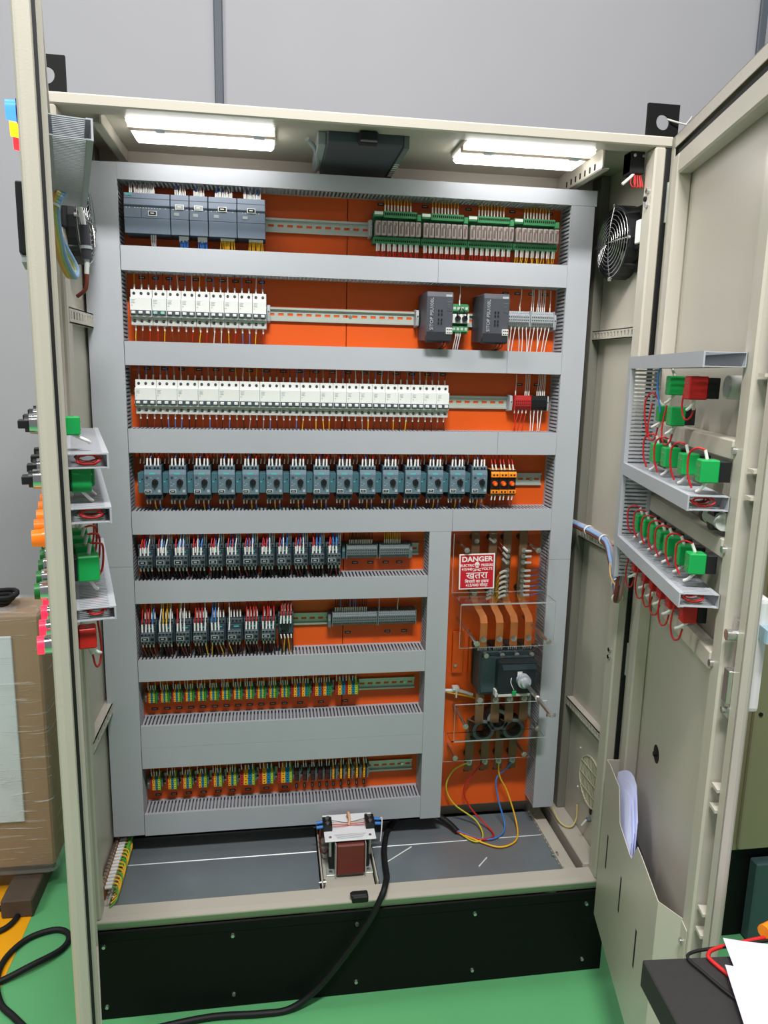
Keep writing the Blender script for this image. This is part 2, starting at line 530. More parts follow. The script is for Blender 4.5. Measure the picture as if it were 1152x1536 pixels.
# plinth
pl = empty('cabinet_plinth', (0.7, 0, 0))
tag(pl, 'black steel plinth under the control cabinet, standing on the green floor', 'plinth')
MB().box(-0.698, 0.698, 0.006, 0.010, 0.0, ZB).build('front_panel', BLACKM, pl, 0.0015)
MB().box(-0.698, 0.698, 0.003, 0.006, 0.235, ZB).build('top_fold', BLACKM, pl, 0.001)
MB().box(-0.698, -0.692, 0.010, D, 0.0, ZB).build('side_panel', BLACKM, pl, 0.0015)
MB().box(0.692, 0.698, 0.010, D, 0.0, ZB).build('side_panel', BLACKM, pl, 0.0015)
MB().box(-0.692, 0.692, D - 0.006, D, 0.0, ZB).build('back_panel', BLACKM, pl, 0.0015)
sm = MB().cyl((0, 0.006, 0), (0, 0.0005, 0), 0.0058, 10, 0, 0.0045).mesh('screw', STEEL)
for x in (0.028, 0.354, 0.684, 1.013, 1.339):
    for z in (0.040, 0.220):
        link_mesh('screw', sm, pl, (x - 0.7, 0, z))


# ------------------------------------------------------------------ wiring ducts
def duct(L0, L1, c0, c1, yb, yf, axis, label, loc=(0, 0, 0), rotz=0.0, covers=None, pitch=0.010, slot=0.0045, group='wiring ducts', wires=None, ends=False):
    """slotted cable duct; length along axis x or z, cross range c0..c1 in the other, yb mount face, yf cover face"""
    sg = 1 if yf > yb else -1
    dep = abs(yf - yb)
    mid = ((L0 + L1) / 2, yb, c0) if axis == 'x' else ((c0 + c1) / 2, yb, L0)
    ry = Matrix.Rotation(rotz, 3, 'Z')
    t = empty('wiring_duct', Vector(loc) + ry @ Vector(mid), rotz)
    tag(t, label, 'cable duct', group)

    def bx(mb, l0, l1, d0, d1, a0, a1, m_=0):
        # l along length, d depth from the mount face, a across
        y0, y1 = sg * d0, sg * d1
        if axis == 'x':
            mb.box(l0 - mid[0], l1 - mid[0], y0, y1, a0 - mid[2], a1 - mid[2], m_)
        else:
            mb.box(a0 - mid[0], a1 - mid[0], y0, y1, l0 - mid[2], l1 - mid[2], m_)
    mb = MB()
    bx(mb, L0, L1, 0.0, 0.0015, c0, c1)
    mb.build('base', DUCT_D, t)
    for (a0, a1) in ((c0, c0 + 0.0015), (c1 - 0.0015, c1)):
        mb = MB()
        bx(mb, L0, L1, 0.0015, dep * 0.13, a0, a1)
        bx(mb, L0, L1, dep - 0.010, dep - 0.003, a0, a1)
        n = int((L1 - L0) / pitch)
        for i in range(n):
            l = L0 + (i + 0.5) * (L1 - L0) / n
            h = (pitch - slot) / 2
            bx(mb, l - h, l + h, dep * 0.13, dep - 0.010, a0, a1)
        mb.build('slotted_side', DUCT, t)
    for (l0, l1) in (covers or [(L0, L1)]):
        mb = MB()
        bx(mb, l0 + 0.0004, l1 - 0.0004, dep - 0.003, dep, c0 - 0.0008, c1 + 0.0008)
        bx(mb, l0 + 0.0004, l1 - 0.0004, dep - 0.009, dep - 0.003, c0 - 0.0008, c0)
        bx(mb, l0 + 0.0004, l1 - 0.0004, dep - 0.009, dep - 0.003, c1, c1 + 0.0008)
        mb.build('cover', DUCT, t)
    return t


G = 'wiring ducts on the mounting plate'
duct(0.373, 2.175, 0.0135, 0.0965, YP, YF, 'z', 'tall grey vertical wiring duct along the left edge of the orange plate', covers=[(0.373, 1.166), (1.166, 2.175)], group=G)
duct(0.375, 2.136, 1.257, 1.320, YP, YF, 'z', 'tall grey vertical wiring duct beside the right cabinet wall', covers=[(0.375, 1.167), (1.167, 2.136)], group=G)
duct(0.0975, 1.326, 2.1372, 2.1745, YP, YF, 'x', 'topmost grey horizontal wiring duct above the controller row', group=G)
duct(0.0985, 1.256, 1.926, 1.983, YP, YF, 'x', 'grey wiring duct between controller row and short breaker row', covers=[(0.0985, 0.90), (0.90, 1.256)], group=G)
duct(0.0985, 1.256, 1.695, 1.753, YP, YF, 'x', 'grey wiring duct between short and long white breaker rows', covers=[(0.0985, 1.10), (1.10, 1.256)], group=G)
duct(0.0985, 1.256, 1.472, 1.532, YP, YF, 'x', 'grey wiring duct between long breaker row and motor starters', covers=[(0.0985, 1.085), (1.085, 1.256)], group=G)
duct(0.0985, 1.256, 1.255, 1.315, YP, YF, 'x', 'grey wiring duct under the motor starter row', covers=[(0.0985, 0.965), (0.965, 1.256)], group=G)
duct(0.0985, 0.9005, 1.064, 1.124, YP, YF, 'x', 'grey wiring duct between the two contactor rows', group=G)
duct(0.0985, 0.9005, 0.840, 0.900, YP, YF, 'x', 'grey wiring duct between lower contactors and coloured terminals', group=G)
duct(0.0985, 0.9005, 0.6425, 0.706, YP, YF, 'x', 'upper of two grey ducts touching each other between terminal rows', group=G)
duct(0.0985, 0.9005, 0.580, 0.6405, YP, YF, 'x', 'lower of two grey ducts touching each other between terminal rows', group=G)
duct(0.0985, 0.9005, 0.371, 0.436, YP, YF, 'x', 'lowest grey horizontal wiring duct behind the transformer', group=G)
duct(0.364, 1.254, 0.9015, 0.962, YP, YF, 'z', 'grey vertical wiring duct between terminal rows and main switch', group=G)


# ------------------------------------------------------------------ mounting rails with real slots
def din_rail(x0, x1, z, label):
    t = empty('mounting_rail', ((x0 + x1) / 2, YP, z))
    tag(t, label, 'rail', 'slotted mounting rails')
    a, b = x0 - (x0 + x1) / 2, x1 - (x0 + x1) / 2
    mb = MB()
    mb.box(a, b, -0.0015, 0, 0.0032, 0.0125)
    mb.box(a, b, -0.0015, 0, -0.0125, -0.0032)
    n = int((b - a) / 0.025)
    x = a
    for i in range(n + 1):
        xs = a + (i + 0.5) * (b - a) / (n + 1)
        mb.box(x, xs - 0.0075, -0.0015, 0, -0.0032, 0.0032)
        x = xs + 0.0075
    mb.box(x, b, -0.0015, 0, -0.0032, 0.0032)
    for s in (-1, 1):
        mb.box(a, b, -0.0075, 0, s * 0.0125, s * 0.0135)
        mb.box(a, b, -0.0085, -0.0073, s * 0.0125, s * 0.0178)
    mb.build('rail_profile', ZINC, t)
    for xs in (a + 0.03, (a + b) / 2, b - 0.03):
        MB().cyl((xs, -0.0015, 0.0), (xs, -0.004, 0.0), 0.0045, 8).build('rail_screw', STEEL, t)


ROW = dict(r1=2.061, r2=1.836, r3=1.612, r4=1.392, r5=1.188, r6=0.984, r7=0.774, r8=0.506)
for k, x0, x1, l in (('r1', 0.105, 1.250, 'slotted zinc rail carrying controllers and green relay boards'),
                     ('r2', 0.105, 1.250, 'slotted zinc rail carrying the short breaker row and power supplies'),
                     ('r3', 0.105, 1.250, 'slotted zinc rail carrying the long white breaker row'),
                     ('r4', 0.105, 1.245, 'slotted zinc rail carrying the slate motor starters'),
                     ('r5', 0.105, 0.885, 'slotted zinc rail carrying the upper contactors'),
                     ('r6', 0.105, 0.880, 'slotted zinc rail carrying the lower contactors'),
                     ('r7', 0.105, 0.885, 'slotted zinc rail carrying the upper coloured terminals'),
                     ('r8', 0.105, 0.885, 'slotted zinc rail carrying the lowest coloured terminals')):
    din_rail(x0, x1, ROW[k], l)
# ------------------------------------------------------------------ wiring helper (local device coordinates, y=0 at the plate)
def wire(mb, x, y0, z0, y1, z1, col, dx=0.0, tl=0.013, r=0.0011, tr=0.0021, lean=0.0):
    s = 1 if z1 > z0 else -1
    a = Vector((x, y0, z0))
    b = Vector((x + lean, y0 + 0.001, z0 + s * tl))
    e = Vector((x + dx, y1, z1))
    if tl > 0:
        mb.tube([a, b], tr, 5, WI['t'])
    mid = b.lerp(e, 0.5) + Vector((dx * 0.15, -0.003, 0))
    mb.tube([b, mid, e], r, 4, WI[col])


def R(a, b):
    return rng.uniform(a, b)


# ------------------------------------------------------------------ row 1: controller and its modules
def plc_module(x, w, kind, label, group):
    t = empty('controller_module', (x, YP, ROW['r1'] - 0.002))
    tag(t, label, 'controller', group)
    mb = MB()
    mb.prism([(-0.004, 0.044), (-0.004, -0.046), (-0.052, -0.046), (-0.074, -0.038), (-0.078, 0.036), (-0.070, 0.048), (-0.03, 0.048)], 'x', 0.0004, w - 0.0004)
    mb.build('body', PLCD, t, 0.001)
    MB().prism([(-0.070, 0.049), (-0.0745, 0.049), (-0.0815, 0.020), (-0.076, 0.0155)], 'x', 0.0008, w - 0.0008).build('upper_cover', PLC, t, 0.0008)
    MB().box(0.0008, w - 0.0008, -0.0805, -0.074, -0.0095, 0.0150).build('front_band', PLC, t, 0.0006)
    MB().prism([(-0.074, -0.0105), (-0.0815, -0.0105), (-0.0795, -0.046), (-0.070, -0.049 + 0.004), (-0.062, -0.040)], 'x', 0.0008, w - 0.0008).build('lower_cover', PLC, t, 0.0008)
    mb = MB()
    n = int(w / 0.007)
    for i in range(n):
        if rng.random() < 0.6:
            mb.box(0.006 + i * 0.0066, 0.0085 + i * 0.0066, -0.0812, -0.0803, 0.0128, 0.0142, 0)
    stuff(mb.build('status_lights', [WHITE], t))
    lx = w * 0.62 if kind == 'cpu' else w * 0.5
    lz = 0.002 if kind == 'cpu' else 0.0195
    yl = -0.0812 if kind == 'cpu' else -0.0822
    MB().box(lx - 0.0105, lx + 0.0105, yl, -0.076, lz - 0.0058, lz + 0.0058, 0).box(lx - 0.0085, lx + 0.0085, yl - 0.0004, yl, lz - 0.004, lz + 0.004, 1) \
        .box(lx - 0.005, lx + 0.004, yl - 0.0006, yl - 0.0004, lz - 0.001, lz + 0.0016, 0).build('label', [WHITE, BLK] if kind != 'sm' else [WHITE, TERML], t)
    if kind == 'cpu':
        MB().box(0.004, 0.020, -0.0772, -0.0735, 0.0425, 0.0458).build('logo_strip', TEAL, t)
        MB().box(0.042, 0.0428, -0.0812, -0.080, -0.009, 0.0148).build('seam', PLCD, t)
    else:
        MB().box(w * 0.2, w * 0.2 + 0.012, -0.0812, -0.080, -0.001, 0.006).build('type_label', TERML, t)
    mb = MB()
    cols = {'cpu': 'w', 'sm': 'b', 'do': 'b'}[kind]
    n = 14 if kind == 'cpu' else (6 if kind == 'sm' else 10)
    for i in range(n):
        xx = (0.012 + 0.0042 * i + (0.004 if i > 1 else 0)) if kind == 'cpu' else (w * 0.25 + i * (w * 0.62 / n))
        wire(mb, xx, -0.062, 0.049, -0.05, 0.0755, rng.choice('wwb') if kind != 'cpu' else 'w', R(-0.002, 0.002), R(0.010, 0.015), lean=R(-0.001, 0.001))
    n = 3 if kind == 'cpu' else (8 if kind == 'sm' else 10)
    for i in range(n):
        xx = (w * 0.55 + i * 0.005) if kind == 'cpu' else (w * 0.42 + i * (w * 0.5 / n))
        wire(mb, xx, -0.058, -0.045, -0.05, -0.078, 'w' if kind == 'cpu' else ('b' if kind == 'sm' else 'y'), R(-0.003, 0.003), R(0.008, 0.014) if kind != 'do' else 0.006, r=0.0014)
    stuff(mb.build('wiring', WM, t))


g = 'controller modules on the top rail'
plc_module(0.1105, 0.110, 'cpu', 'wide slate controller with teal logo, leftmost on the top rail', g)
plc_module(0.2210, 0.045, 'sm', 'narrow slate module directly right of the wide controller', g)
plc_module(0.2665, 0.045, 'sm', 'second narrow slate controller module, before the wider ones', g)
plc_module(0.3120, 0.070, 'do', 'wider slate module with yellow wires, left of its twin', g)
plc_module(0.3825, 0.070, 'do', 'wider slate module with yellow wires, rightmost of the controllers', g)


# relay interface boards: eight clear relays each
def relay_board(x, i):
    t = empty('relay_board', (x, YP, ROW['r1'] + 0.001))
    tag(t, 'green relay board with eight clear relays, %s' % ['nearest the controllers', 'second from the controllers', 'second from the right duct', 'with yellow wires beside the right duct'][i],
        'relay board', 'green relay boards on the top rail')
    w = 0.1255
    MB().box(0.0005, w - 0.0005, -0.030, -0.004, -0.040, 0.040).build('carrier', GREEND, t, 0.001)
    mb = MB()
    mb.box(0.026, w - 0.012, -0.052, -0.030, 0.024, 0.040)
    for k in range(16):
        xx = 0.029 + k * 0.0055
        mb.box(xx, xx + 0.0035, -0.0526, -0.052, 0.030, 0.036, 1)
    mb.build('upper_terminals', [GREEN, DARK], t, 0)
    MB().box(0.001, 0.025, -0.050, -0.030, 0.026, 0.040).build('plug_socket', GREEN, t, 0.001)
    MB().box(0.002, 0.024, -0.0512, -0.050, 0.031, 0.038).build('label', WHITE, t)
    MB().box(w - 0.012, w - 0.001, -0.056, -0.030, 0.018, 0.034).build('end_plug', GREEN, t, 0.001)
    mb = MB()
    mb.box(0.001, w - 0.001, -0.050, -0.030, -0.040, -0.024)
    for k in range(24):
        xx = 0.004 + k * 0.005
        mb.box(xx, xx + 0.003, -0.0506, -0.050, -0.036, -0.031, 1)
    mb.build('lower_terminals', [GREEN, DARK], t, 0)
    for k in range(8):
        xx = 0.004 + k * 0.0151
        r_ = MB().box(xx, xx + 0.0132, -0.062, -0.030, -0.022, 0.014).build('relay', RELAY, t, 0.0012)
        MB().box(xx + 0.003, xx + 0.0085, -0.0626, -0.0619, -0.017, 0.004).box(xx + 0.006, xx + 0.0115, -0.0625, -0.0619, 0.002, 0.010).build('coil', RELAYC, r_)
    mb = MB()
    for k in range(9):
        wire(mb, 0.030 + k * 0.0085, -0.045, 0.040, -0.040, 0.073, 'y', R(-0.001, 0.001), 0.016, r=0.0012)
    for k in range(8):
        xx = 0.010 + k * 0.0148
        c = 'r' if i < 3 else 'y'
        wire(mb, xx, -0.045, -0.040, -0.040, -0.078, c, R(-0.003, 0.003), 0.019, r=0.0012, tr=0.0026)
        wire(mb, xx + 0.0055, -0.043, -0.040, -0.038, -0.078, c, R(-0.003, 0.003), 0.018, r=0.0012, tr=0.0026)
    stuff(mb.build('wiring', WM, t))


for i in range(4):
    relay_board(0.7305 + i * 0.1262, i)


def end_clamp(x, row, label, m_=TERML, h=0.024):
    t = empty('end_clamp', (x, YP, ROW[row]))
    tag(t, label, 'clamp', 'end clamps on the rails')
    MB().prism([(0, -h), (-0.034, -h * 0.85), (-0.038, 0.0), (-0.034, h * 0.85), (0, h)], 'x', 0.0003, 0.0085).build('body', m_, t, 0.0008)
    MB().cyl((0.0044, -0.037, 0.004), (0.0044, -0.0388, 0.004), 0.0026, 8).build('screw', STEEL, t)


end_clamp(0.7205, 'r1', 'grey end clamp left of the green relay boards')


# ------------------------------------------------------------------ white miniature breakers
PW = 0.0177
_brk = {}


def breaker_proto(n, green):
    w = n * PW
    t = empty('circuit_breaker')
    MB().prism([(-0.004, -0.044), (-0.046, -0.044), (-0.047, -0.0235), (-0.058, -0.0235), (-0.060, 0.0235), (-0.047, 0.0235), (-0.046, 0.044), (-0.004, 0.044)],
               'x', 0.0003, w - 0.0003).build('body', MCBW, t, 0.0007)
    MB().box(0.0004, w - 0.0004, -0.0475, -0.046, -0.0436, -0.0245).build('lower_face', MCBG, t)
    MB().box(0.001, w - 0.001, -0.0604, -0.056, -0.0195, -0.0075).build('toggle_slot', PLCD, t)
    tm = MB().prism([(-0.058, -0.0175), (-0.0685, -0.0165), (-0.069, -0.0105), (-0.058, -0.0095)], 'x', -0.0045, 0.0045).mesh('toggle', MCBW, 0.0006) if not green else \
        MB().prism([(-0.058, -0.0175), (-0.0685, -0.0165), (-0.069, -0.0105), (-0.058, -0.0095)], 'x', -0.0045, 0.0045).mesh('toggle', mat('pale_green_toggle', srgb(150, 200, 186), 0.45), 0.0006)
    sc = MB().cyl((0, -0.0464, 0), (0, -0.0478, 0), 0.0036, 10, 0).box(-0.0028, 0.0028, -0.0482, -0.0478, -0.0006, 0.0006, 1).mesh('terminal_screw', [DARK, STEEL])
    for i in range(n):
        xc = (i + 0.5) * PW
        link_mesh('toggle', tm, t, (xc, 0, 0))
        link_mesh('terminal_screw', sc, t, (xc, 0, 0.0345))
        link_mesh('terminal_screw', sc, t, (xc, -0.001, -0.0335))
    mb = MB()
    for k, z in enumerate((0.017, 0.0135, 0.010, 0.004)):
        mb.box(0.0035, 0.0035 + (0.010, 0.008, 0.009, 0.003)[k], -0.0602, -0.0588, z, z + 0.0012)
    stuff(mb.build('print', TERML, t))
    return t


def breaker(x, row, dz, n, label, group, top, bot, seed, green=False):
    key = (n, green)
    if key not in _brk:
        _brk[key] = breaker_proto(n, green)
        t = _brk[key]
    else:
        t = copy_tree(_brk[key])
        for ch in list(t.children):
            if ch.name.startswith('wiring'):
                bpy.data.objects.remove(ch)
    t.location = (x, YP, ROW[row] + dz)
    tag(t, label, 'circuit breaker', group)
    mb = MB()
    for i in range(n):
        xc = (i + 0.5) * PW
        wire(mb, xc, -0.038, 0.044, -0.036, top + 0.002, rng.choice('wgynnb'), R(-0.002, 0.002), 0.013, lean=R(-0.0008, 0.0008))
        wire(mb, xc, -0.038, -0.044, -0.036, -bot - 0.002, rng.choice('wynrb') if seed == 2 else rng.choice('kynkgb'), R(-0.003, 0.003), 0.013, lean=R(-0.001, 0.001))
    stuff(mb.build('wiring', WM, t))


x = 0.1125
sizes = [3, 2, 2, 2, 2, 2, 2, 2, 2]
for i, n in enumerate(sizes):
    if i == 0: l = 'white three-pole breaker, leftmost of the short breaker row'
    elif i == 1: l = 'white two-pole breaker with pale green toggles in the short row'
    else: l = 'white two-pole breaker, %s from left in the short row' % ORD[i]
    breaker(x, 'r2', 0.003, n, l, 'breakers of the short row', 0.086, 0.086, 2, green=(i == 1))
    x += n * PW * 1.013
end_clamp(x + 0.001, 'r2', 'grey end clamp right of the short breaker row')
x = 0.1155
for i in range(19):
    n = 3 if i < 9 else 2
    if i < 9: l = 'white three-pole breaker, %s from left in the long row' % ORD[i]
    else: l = 'white two-pole breaker, %s from right in the long row' % ORD[18 - i]
    breaker(x, 'r3', 0.002, n, l, 'breakers of the long row', 0.081, 0.082, 3)
    x += n * PW * 1.0


# ------------------------------------------------------------------ power supplies and redundancy module
def psu(x, label):
    t = empty('power_supply', (x, YP, ROW['r2']))
    tag(t, label, 'power supply', 'charcoal power supplies')
    MB().prism([(-0.006, 0.062), (-0.006, -0.058), (-0.10, -0.062), (-0.118, -0.048), (-0.1215, 0.050), (-0.118, 0.062)], 'x', 0, 0.070).build('housing', PSUM, t, 0.0015)
    MB().prism([(-0.104, -0.040), (-0.123, -0.038), (-0.121, -0.062), (-0.100, -0.066)], 'x', 0.001, 0.069).build('lower_hood', PSUD, t, 0.001)
    o = link_mesh('lettering', text_mesh('lettering', 'SITOP PSU100L', 0.0125, TERML), t, (0.0135, -0.1222, 0.006))
    o.rotation_euler = (math.pi / 2, -math.pi / 2, 0)
    mb = MB()
    for (xx, z) in ((0.030, 0.012), (0.038, 0.012), (0.030, 0.003), (0.038, 0.003), (0.030, -0.010), (0.038, -0.010), (0.030, -0.019), (0.038, -0.019)):
        mb.box(xx, xx + 0.0035, -0.1222, -0.121, z, z + 0.005)
    stuff(mb.build('vent_slots', DARK, t))
    MB().box(0.050, 0.066, -0.1223, -0.119, 0.050, 0.0555).build('rating_label', TERML, t)
    mb = MB()
    for k in range(7):
        mb.box(0.054, 0.066, -0.1221, -0.1205, 0.016 + k * 0.0035, 0.0172 + k * 0.0035)
    stuff(mb.build('print', TERM, t))
    MB().box(0.052, 0.069, -0.125, -0.118, -0.045, -0.028).build('output_terminals', MCBG, t, 0.001)
    mb = MB()
    for k in range(3):
        for j in range(2):
            mb.cyl((0.0555 + k * 0.005, -0.125, -0.041 + j * 0.008), (0.0555 + k * 0.005, -0.1255, -0.041 + j * 0.008), 0.0017, 8)
    stuff(mb.build('terminal_holes', DARK, t))
    mb = MB()
    for k in range(3):
        mb.tube([(0.044 + k * 0.007, -0.11, -0.064), (0.040 + k * 0.009, -0.105, -0.074), (0.044 + k * 0.005, -0.06, -0.082)], 0.0016, 5, WI['nkr'[k]], 3)
    stuff(mb.build('wiring', WM, t))


psu(0.8640, 'charcoal power supply left of the green-edged diode module')
psu(1.0160, 'charcoal power supply right of the green-edged diode module')
end_clamp(0.852, 'r2', 'grey end clamp left of the first power supply')

t = empty('diode_module', (0.9450, YP, ROW['r2']))
tag(t, 'white diode module on green board between the power supplies', 'module')
MB().box(0, 0.050, -0.040, -0.004, -0.038, 0.040).build('carrier', GREEN, t, 0.001)
MB().box(0.001, 0.049, -0.062, -0.040, -0.012, 0.012).build('housing', MCBW, t, 0.001)
for s, z0 in ((1, 0.020), (-1, -0.034)):
    mb = MB().box(0.002, 0.048, -0.056, -0.040, z0, z0 + 0.015, 0)
    for k in range(4):
        mb.box(0.005 + k * 0.011, 0.012 + k * 0.011, -0.0565, -0.056, z0 + 0.004, z0 + 0.011, 1)
    mb.build('terminal_strip', [GREEN, MCBG], t)
for xx in (0.016, 0.035):
    MB().cyl((xx, -0.062, 0), (xx, -0.070, 0), 0.0075, 12).build('socket_knob', BLK, t)
mb = MB()
mb.tube([(0.016, -0.068, 0.0), (0.012, -0.075, 0.012), (0.022, -0.070, 0.026)], 0.0022, 5, WI['k'], 3)
mb.tube([(0.035, -0.068, 0.0), (0.038, -0.076, 0.010), (0.026, -0.070, 0.026)], 0.0022, 5, WI['k'], 3)
wire(mb, 0.023, -0.05, 0.035, -0.045, 0.088, 'w', 0.002, 0.014)
for k in range(3):
    wire(mb, 0.016 + k * 0.006, -0.05, -0.034, -0.045, -0.083, 'w', -0.006, 0.012, r=0.0014)
stuff(mb.build('wiring', WM, t))


# ------------------------------------------------------------------ plain terminal rows
def terminal_row(x, w, row, zc, m_, label, group, top=None, bot=None, topc='k', botc='w', dep=0.046, hh=0.020, pitch=0.0052, toplist=None):
    t = empty('terminal_row', (x, YP, ROW[row]))
    tag(t, label, 'terminal block', group)
    n = max(2, int(w / pitch))
    p = w / n
    mb = MB()
    for i in range(n):
        mb.prism([(-0.004, zc - hh), (-dep * 0.8, zc - hh), (-dep, zc - hh * 0.45), (-dep, zc + hh * 0.45), (-dep * 0.8, zc + hh), (-0.004, zc + hh)],
                 'x', i * p + 0.0003, (i + 1) * p - 0.0003, 0)
        for zz in (-0.62, -0.2, 0.2, 0.62):
            yy = -dep - 0.0003 if abs(zz) < 0.45 else -dep * 0.92
            mb.box(i * p + p * 0.28, i * p + p * 0.72, yy - 0.0004, yy + 0.004, zc + zz * hh - 0.0016, zc + zz * hh + 0.0016, 1)
    stuff(mb.build('terminals', [m_, DARK], t))
    MB().box(-0.0022, 0, -dep - 0.001, -0.004, zc - hh - 0.001, zc + hh + 0.001).build('end_plate', m_, t, 0.0005)
    MB().box(w, w + 0.0022, -dep - 0.001, -0.004, zc - hh - 0.001, zc + hh + 0.001).build('end_plate', m_, t, 0.0005)
    mb = MB()
    if top:
        for i in (toplist if toplist is not None else range(n)):
            wire(mb, (i + 0.5) * p, -dep * 0.72, zc + hh, -0.036, top, rng.choice(topc), R(-0.002, 0.002), 0.012, tr=0.0017, lean=R(-0.0006, 0.0006))
    if bot:
        for i in range(0, n, 2):
            wire(mb, (i + 0.5) * p, -dep * 0.72, zc - hh, -0.036, -bot, rng.choice(botc), R(-0.012, 0.004), 0.010, tr=0.0019, r=0.0013)
    if top or bot:
        stuff(mb.build('wiring', WM, t))


g = 'plain terminal rows'
terminal_row(1.108, 0.060, 'r2', 0.007, TERML, 'light grey terminal row beside the right power supply', g, 0.085, 0.082, 'w', 'w', toplist=[6])
terminal_row(1.174, 0.064, 'r2', 0.007, TERML, 'light grey terminal row against the right duct, short breaker rail', g, 0.085, 0.082, 'w', 'w', toplist=[0, 1, 3, 4, 5, 6, 7, 10])
end_clamp(1.2415, 'r2', 'grey end clamp at the right end of the power supply rail')
terminal_row(1.141, 0.045, 'r3', 0.002, T_RED, 'bright red terminal row at the right of the long breaker rail', g, 0.08, 0.078, 'w', 'r', toplist=[0, 5, 6, 7])
terminal_row(1.1885, 0.043, 'r3', 0.002, BLK, 'black terminal row beside the bright red terminals', g, 0.08, 0.078, 'w', 'w', toplist=[3, 4, 5, 6, 7])
end_clamp(1.1275, 'r3', 'grey end clamp left of the red terminals')
end_clamp(1.2345, 'r3', 'grey end clamp right of the black terminals')
terminal_row(0.672, 0.084, 'r5', 0.003, TERM, 'dark grey terminal row right after the upper contactors', g, 0.068, None, 'k', dep=0.048, toplist=range(1, 14))
terminal_row(0.766, 0.083, 'r5', 0.003, TERM, 'dark grey terminal row with yellow wires on the upper contactor rail', g, 0.068, None, 'y', dep=0.048, toplist=range(2, 11))
end_clamp(0.6590, 'r5', 'grey end clamp after the upper contactors', MSPA)
end_clamp(0.8525, 'r5', 'grey end clamp at the right end of the upper contactor rail', TERM)
terminal_row(0.634, 0.126, 'r6', 0.008, TERM, 'long dark grey terminal row with tagged wires on the lower contactor rail', g, 0.080, None, 'kkbn', dep=0.048, toplist=range(1, 19))
terminal_row(0.766, 0.108, 'r6', 0.008, TERM, 'dark grey terminal row nearest the middle duct, lower contactor rail', g, 0.080, None, 'w', dep=0.048, toplist=[0, 10])
end_clamp(0.6205, 'r6', 'grey end clamp left of the lower grey terminals', TERM)


# ------------------------------------------------------------------ motor starters (row 4)
def starter_proto():
    t = empty('motor_starter')
    w = 0.045
    MB().box(0.0005, w - 0.0005, -0.074, -0.004, -0.046, 0.047).build('body', MSPD, t, 0.001)
    MB().prism([(-0.070, 0.036), (-0.084, 0.036), (-0.088, 0.024), (-0.0885, -0.030), (-0.070, -0.032)], 'x', 0.0008, w - 0.0008).build('front_panel', MSP, t, 0.001)
    MB().box(0.001, w - 0.001, -0.0825, -0.070, 0.0365, 0.0465).build('upper_terminals', MSP, t, 0.001)
    MB().box(0.014, 0.029, -0.0880, -0.0860, 0.0235, 0.0275).build('logo_strip', TEAL, t)
    kb = MB()
    kb.cyl((0.0285, -0.0885, 0.003), (0.0285, -0.096, 0.003), 0.0085, 14, 0, 0.0075)
    kb.box(0.0265, 0.0305, -0.1005, -0.095, -0.0055, 0.0135, 0)
    kb.build('rotary_knob', BLK, t, 0.0008)
    MB().cyl((0.0085, -0.0883, 0.016), (0.0085, -0.0895, 0.016), 0.0033, 10).build('setting_dial', MSPD, t)
    MB().box(0.0015, 0.0180, -0.0895, -0.0870, -0.0250, -0.0165, 0).box(0.0027, 0.0168, -0.0899, -0.0894, -0.0240, -0.0175, 1).box(0.0055, 0.0135, -0.0902, -0.0898, -0.0218, -0.0195, 2).build('label', [WHITE, BLK, TERML], t)
    MB().box(0.035, 0.0415, -0.0892, -0.0870, -0.0235, -0.0165).build('test_button', TERML, t)
    mb = MB()
    mb.box(0.004, 0.007, -0.0889, -0.0875, 0.002, 0.0035).box(0.010, 0.014, -0.0889, -0.0875, -0.002, -0.0005).box(0.016, 0.020, -0.0889, -0.0875, 0.014, 0.0155)
    mb.box(0.034, 0.038, -0.0889, -0.0875, 0.013, 0.0145).box(0.004, 0.010, -0.0889, -0.0875, -0.0065, -0.0055)
    stuff(mb.build('print', TERML, t))
    sc = MB().cyl((0, 0, 0), (0, -0.0008, 0), 0.0029, 10).mesh('terminal_hole', DARK)
    for xx in (0.0075, 0.0155, 0.028, 0.036):
        link_mesh('terminal_hole', sc, t, (xx, -0.0826, 0.0405))
    MB().box(0.003, 0.043, -0.078, -0.060, -0.046, -0.0325).build('lower_terminals', MSPD, t, 0.001)
    for xx in (0.0105, 0.0235, 0.0365):
        link_mesh('terminal_hole', sc, t, (xx, -0.0783, -0.0395)).scale = (1.3, 1.3, 1.3)
    a = MB().box(-0.0175, -0.0002, -0.072, -0.004, -0.028, 0.026).build('auxiliary_block', MSPA, t, 0.001)
    MB().box(-0.0150, -0.0105, -0.0726, -0.0718, 0.001, 0.004).build('test_pin', TEAL, a)
    MB().cyl((-0.0065, -0.0716, 0.009), (-0.0065, -0.0726, 0.009), 0.0017, 8).build('pin_hole', DARK, a)
    mb = MB()
    for k, xx in enumerate((0.0080, 0.0175, 0.0275, 0.0365)):
        wire(mb, xx, -0.078, 0.046, -0.050, 0.083, 'nbkr'[k], R(-0.004, 0.004), 0.019, tr=0.0026, r=0.0015, lean=R(-0.0015, 0.0015))
    for k, xx in enumerate((-0.014, -0.004, 0.012, 0.025, 0.038)):
        wire(mb, xx, -0.050, 0.048, -0.040, 0.083, 'kwnrk'[k], R(-0.004, 0.004), 0.013, tr=0.0016, lean=R(-0.002, 0.002))
    for k, xx in enumerate((0.003, 0.0115, 0.0235, 0.0365)):
        wire(mb, xx, -0.066, -0.046, -0.045, -0.080, 'kkyb'[k], R(-0.002, 0.006), 0.012, tr=0.0018, r=0.0014, lean=R(-0.001, 0.001))
    stuff(mb.build('wiring', WM, t))
    return t


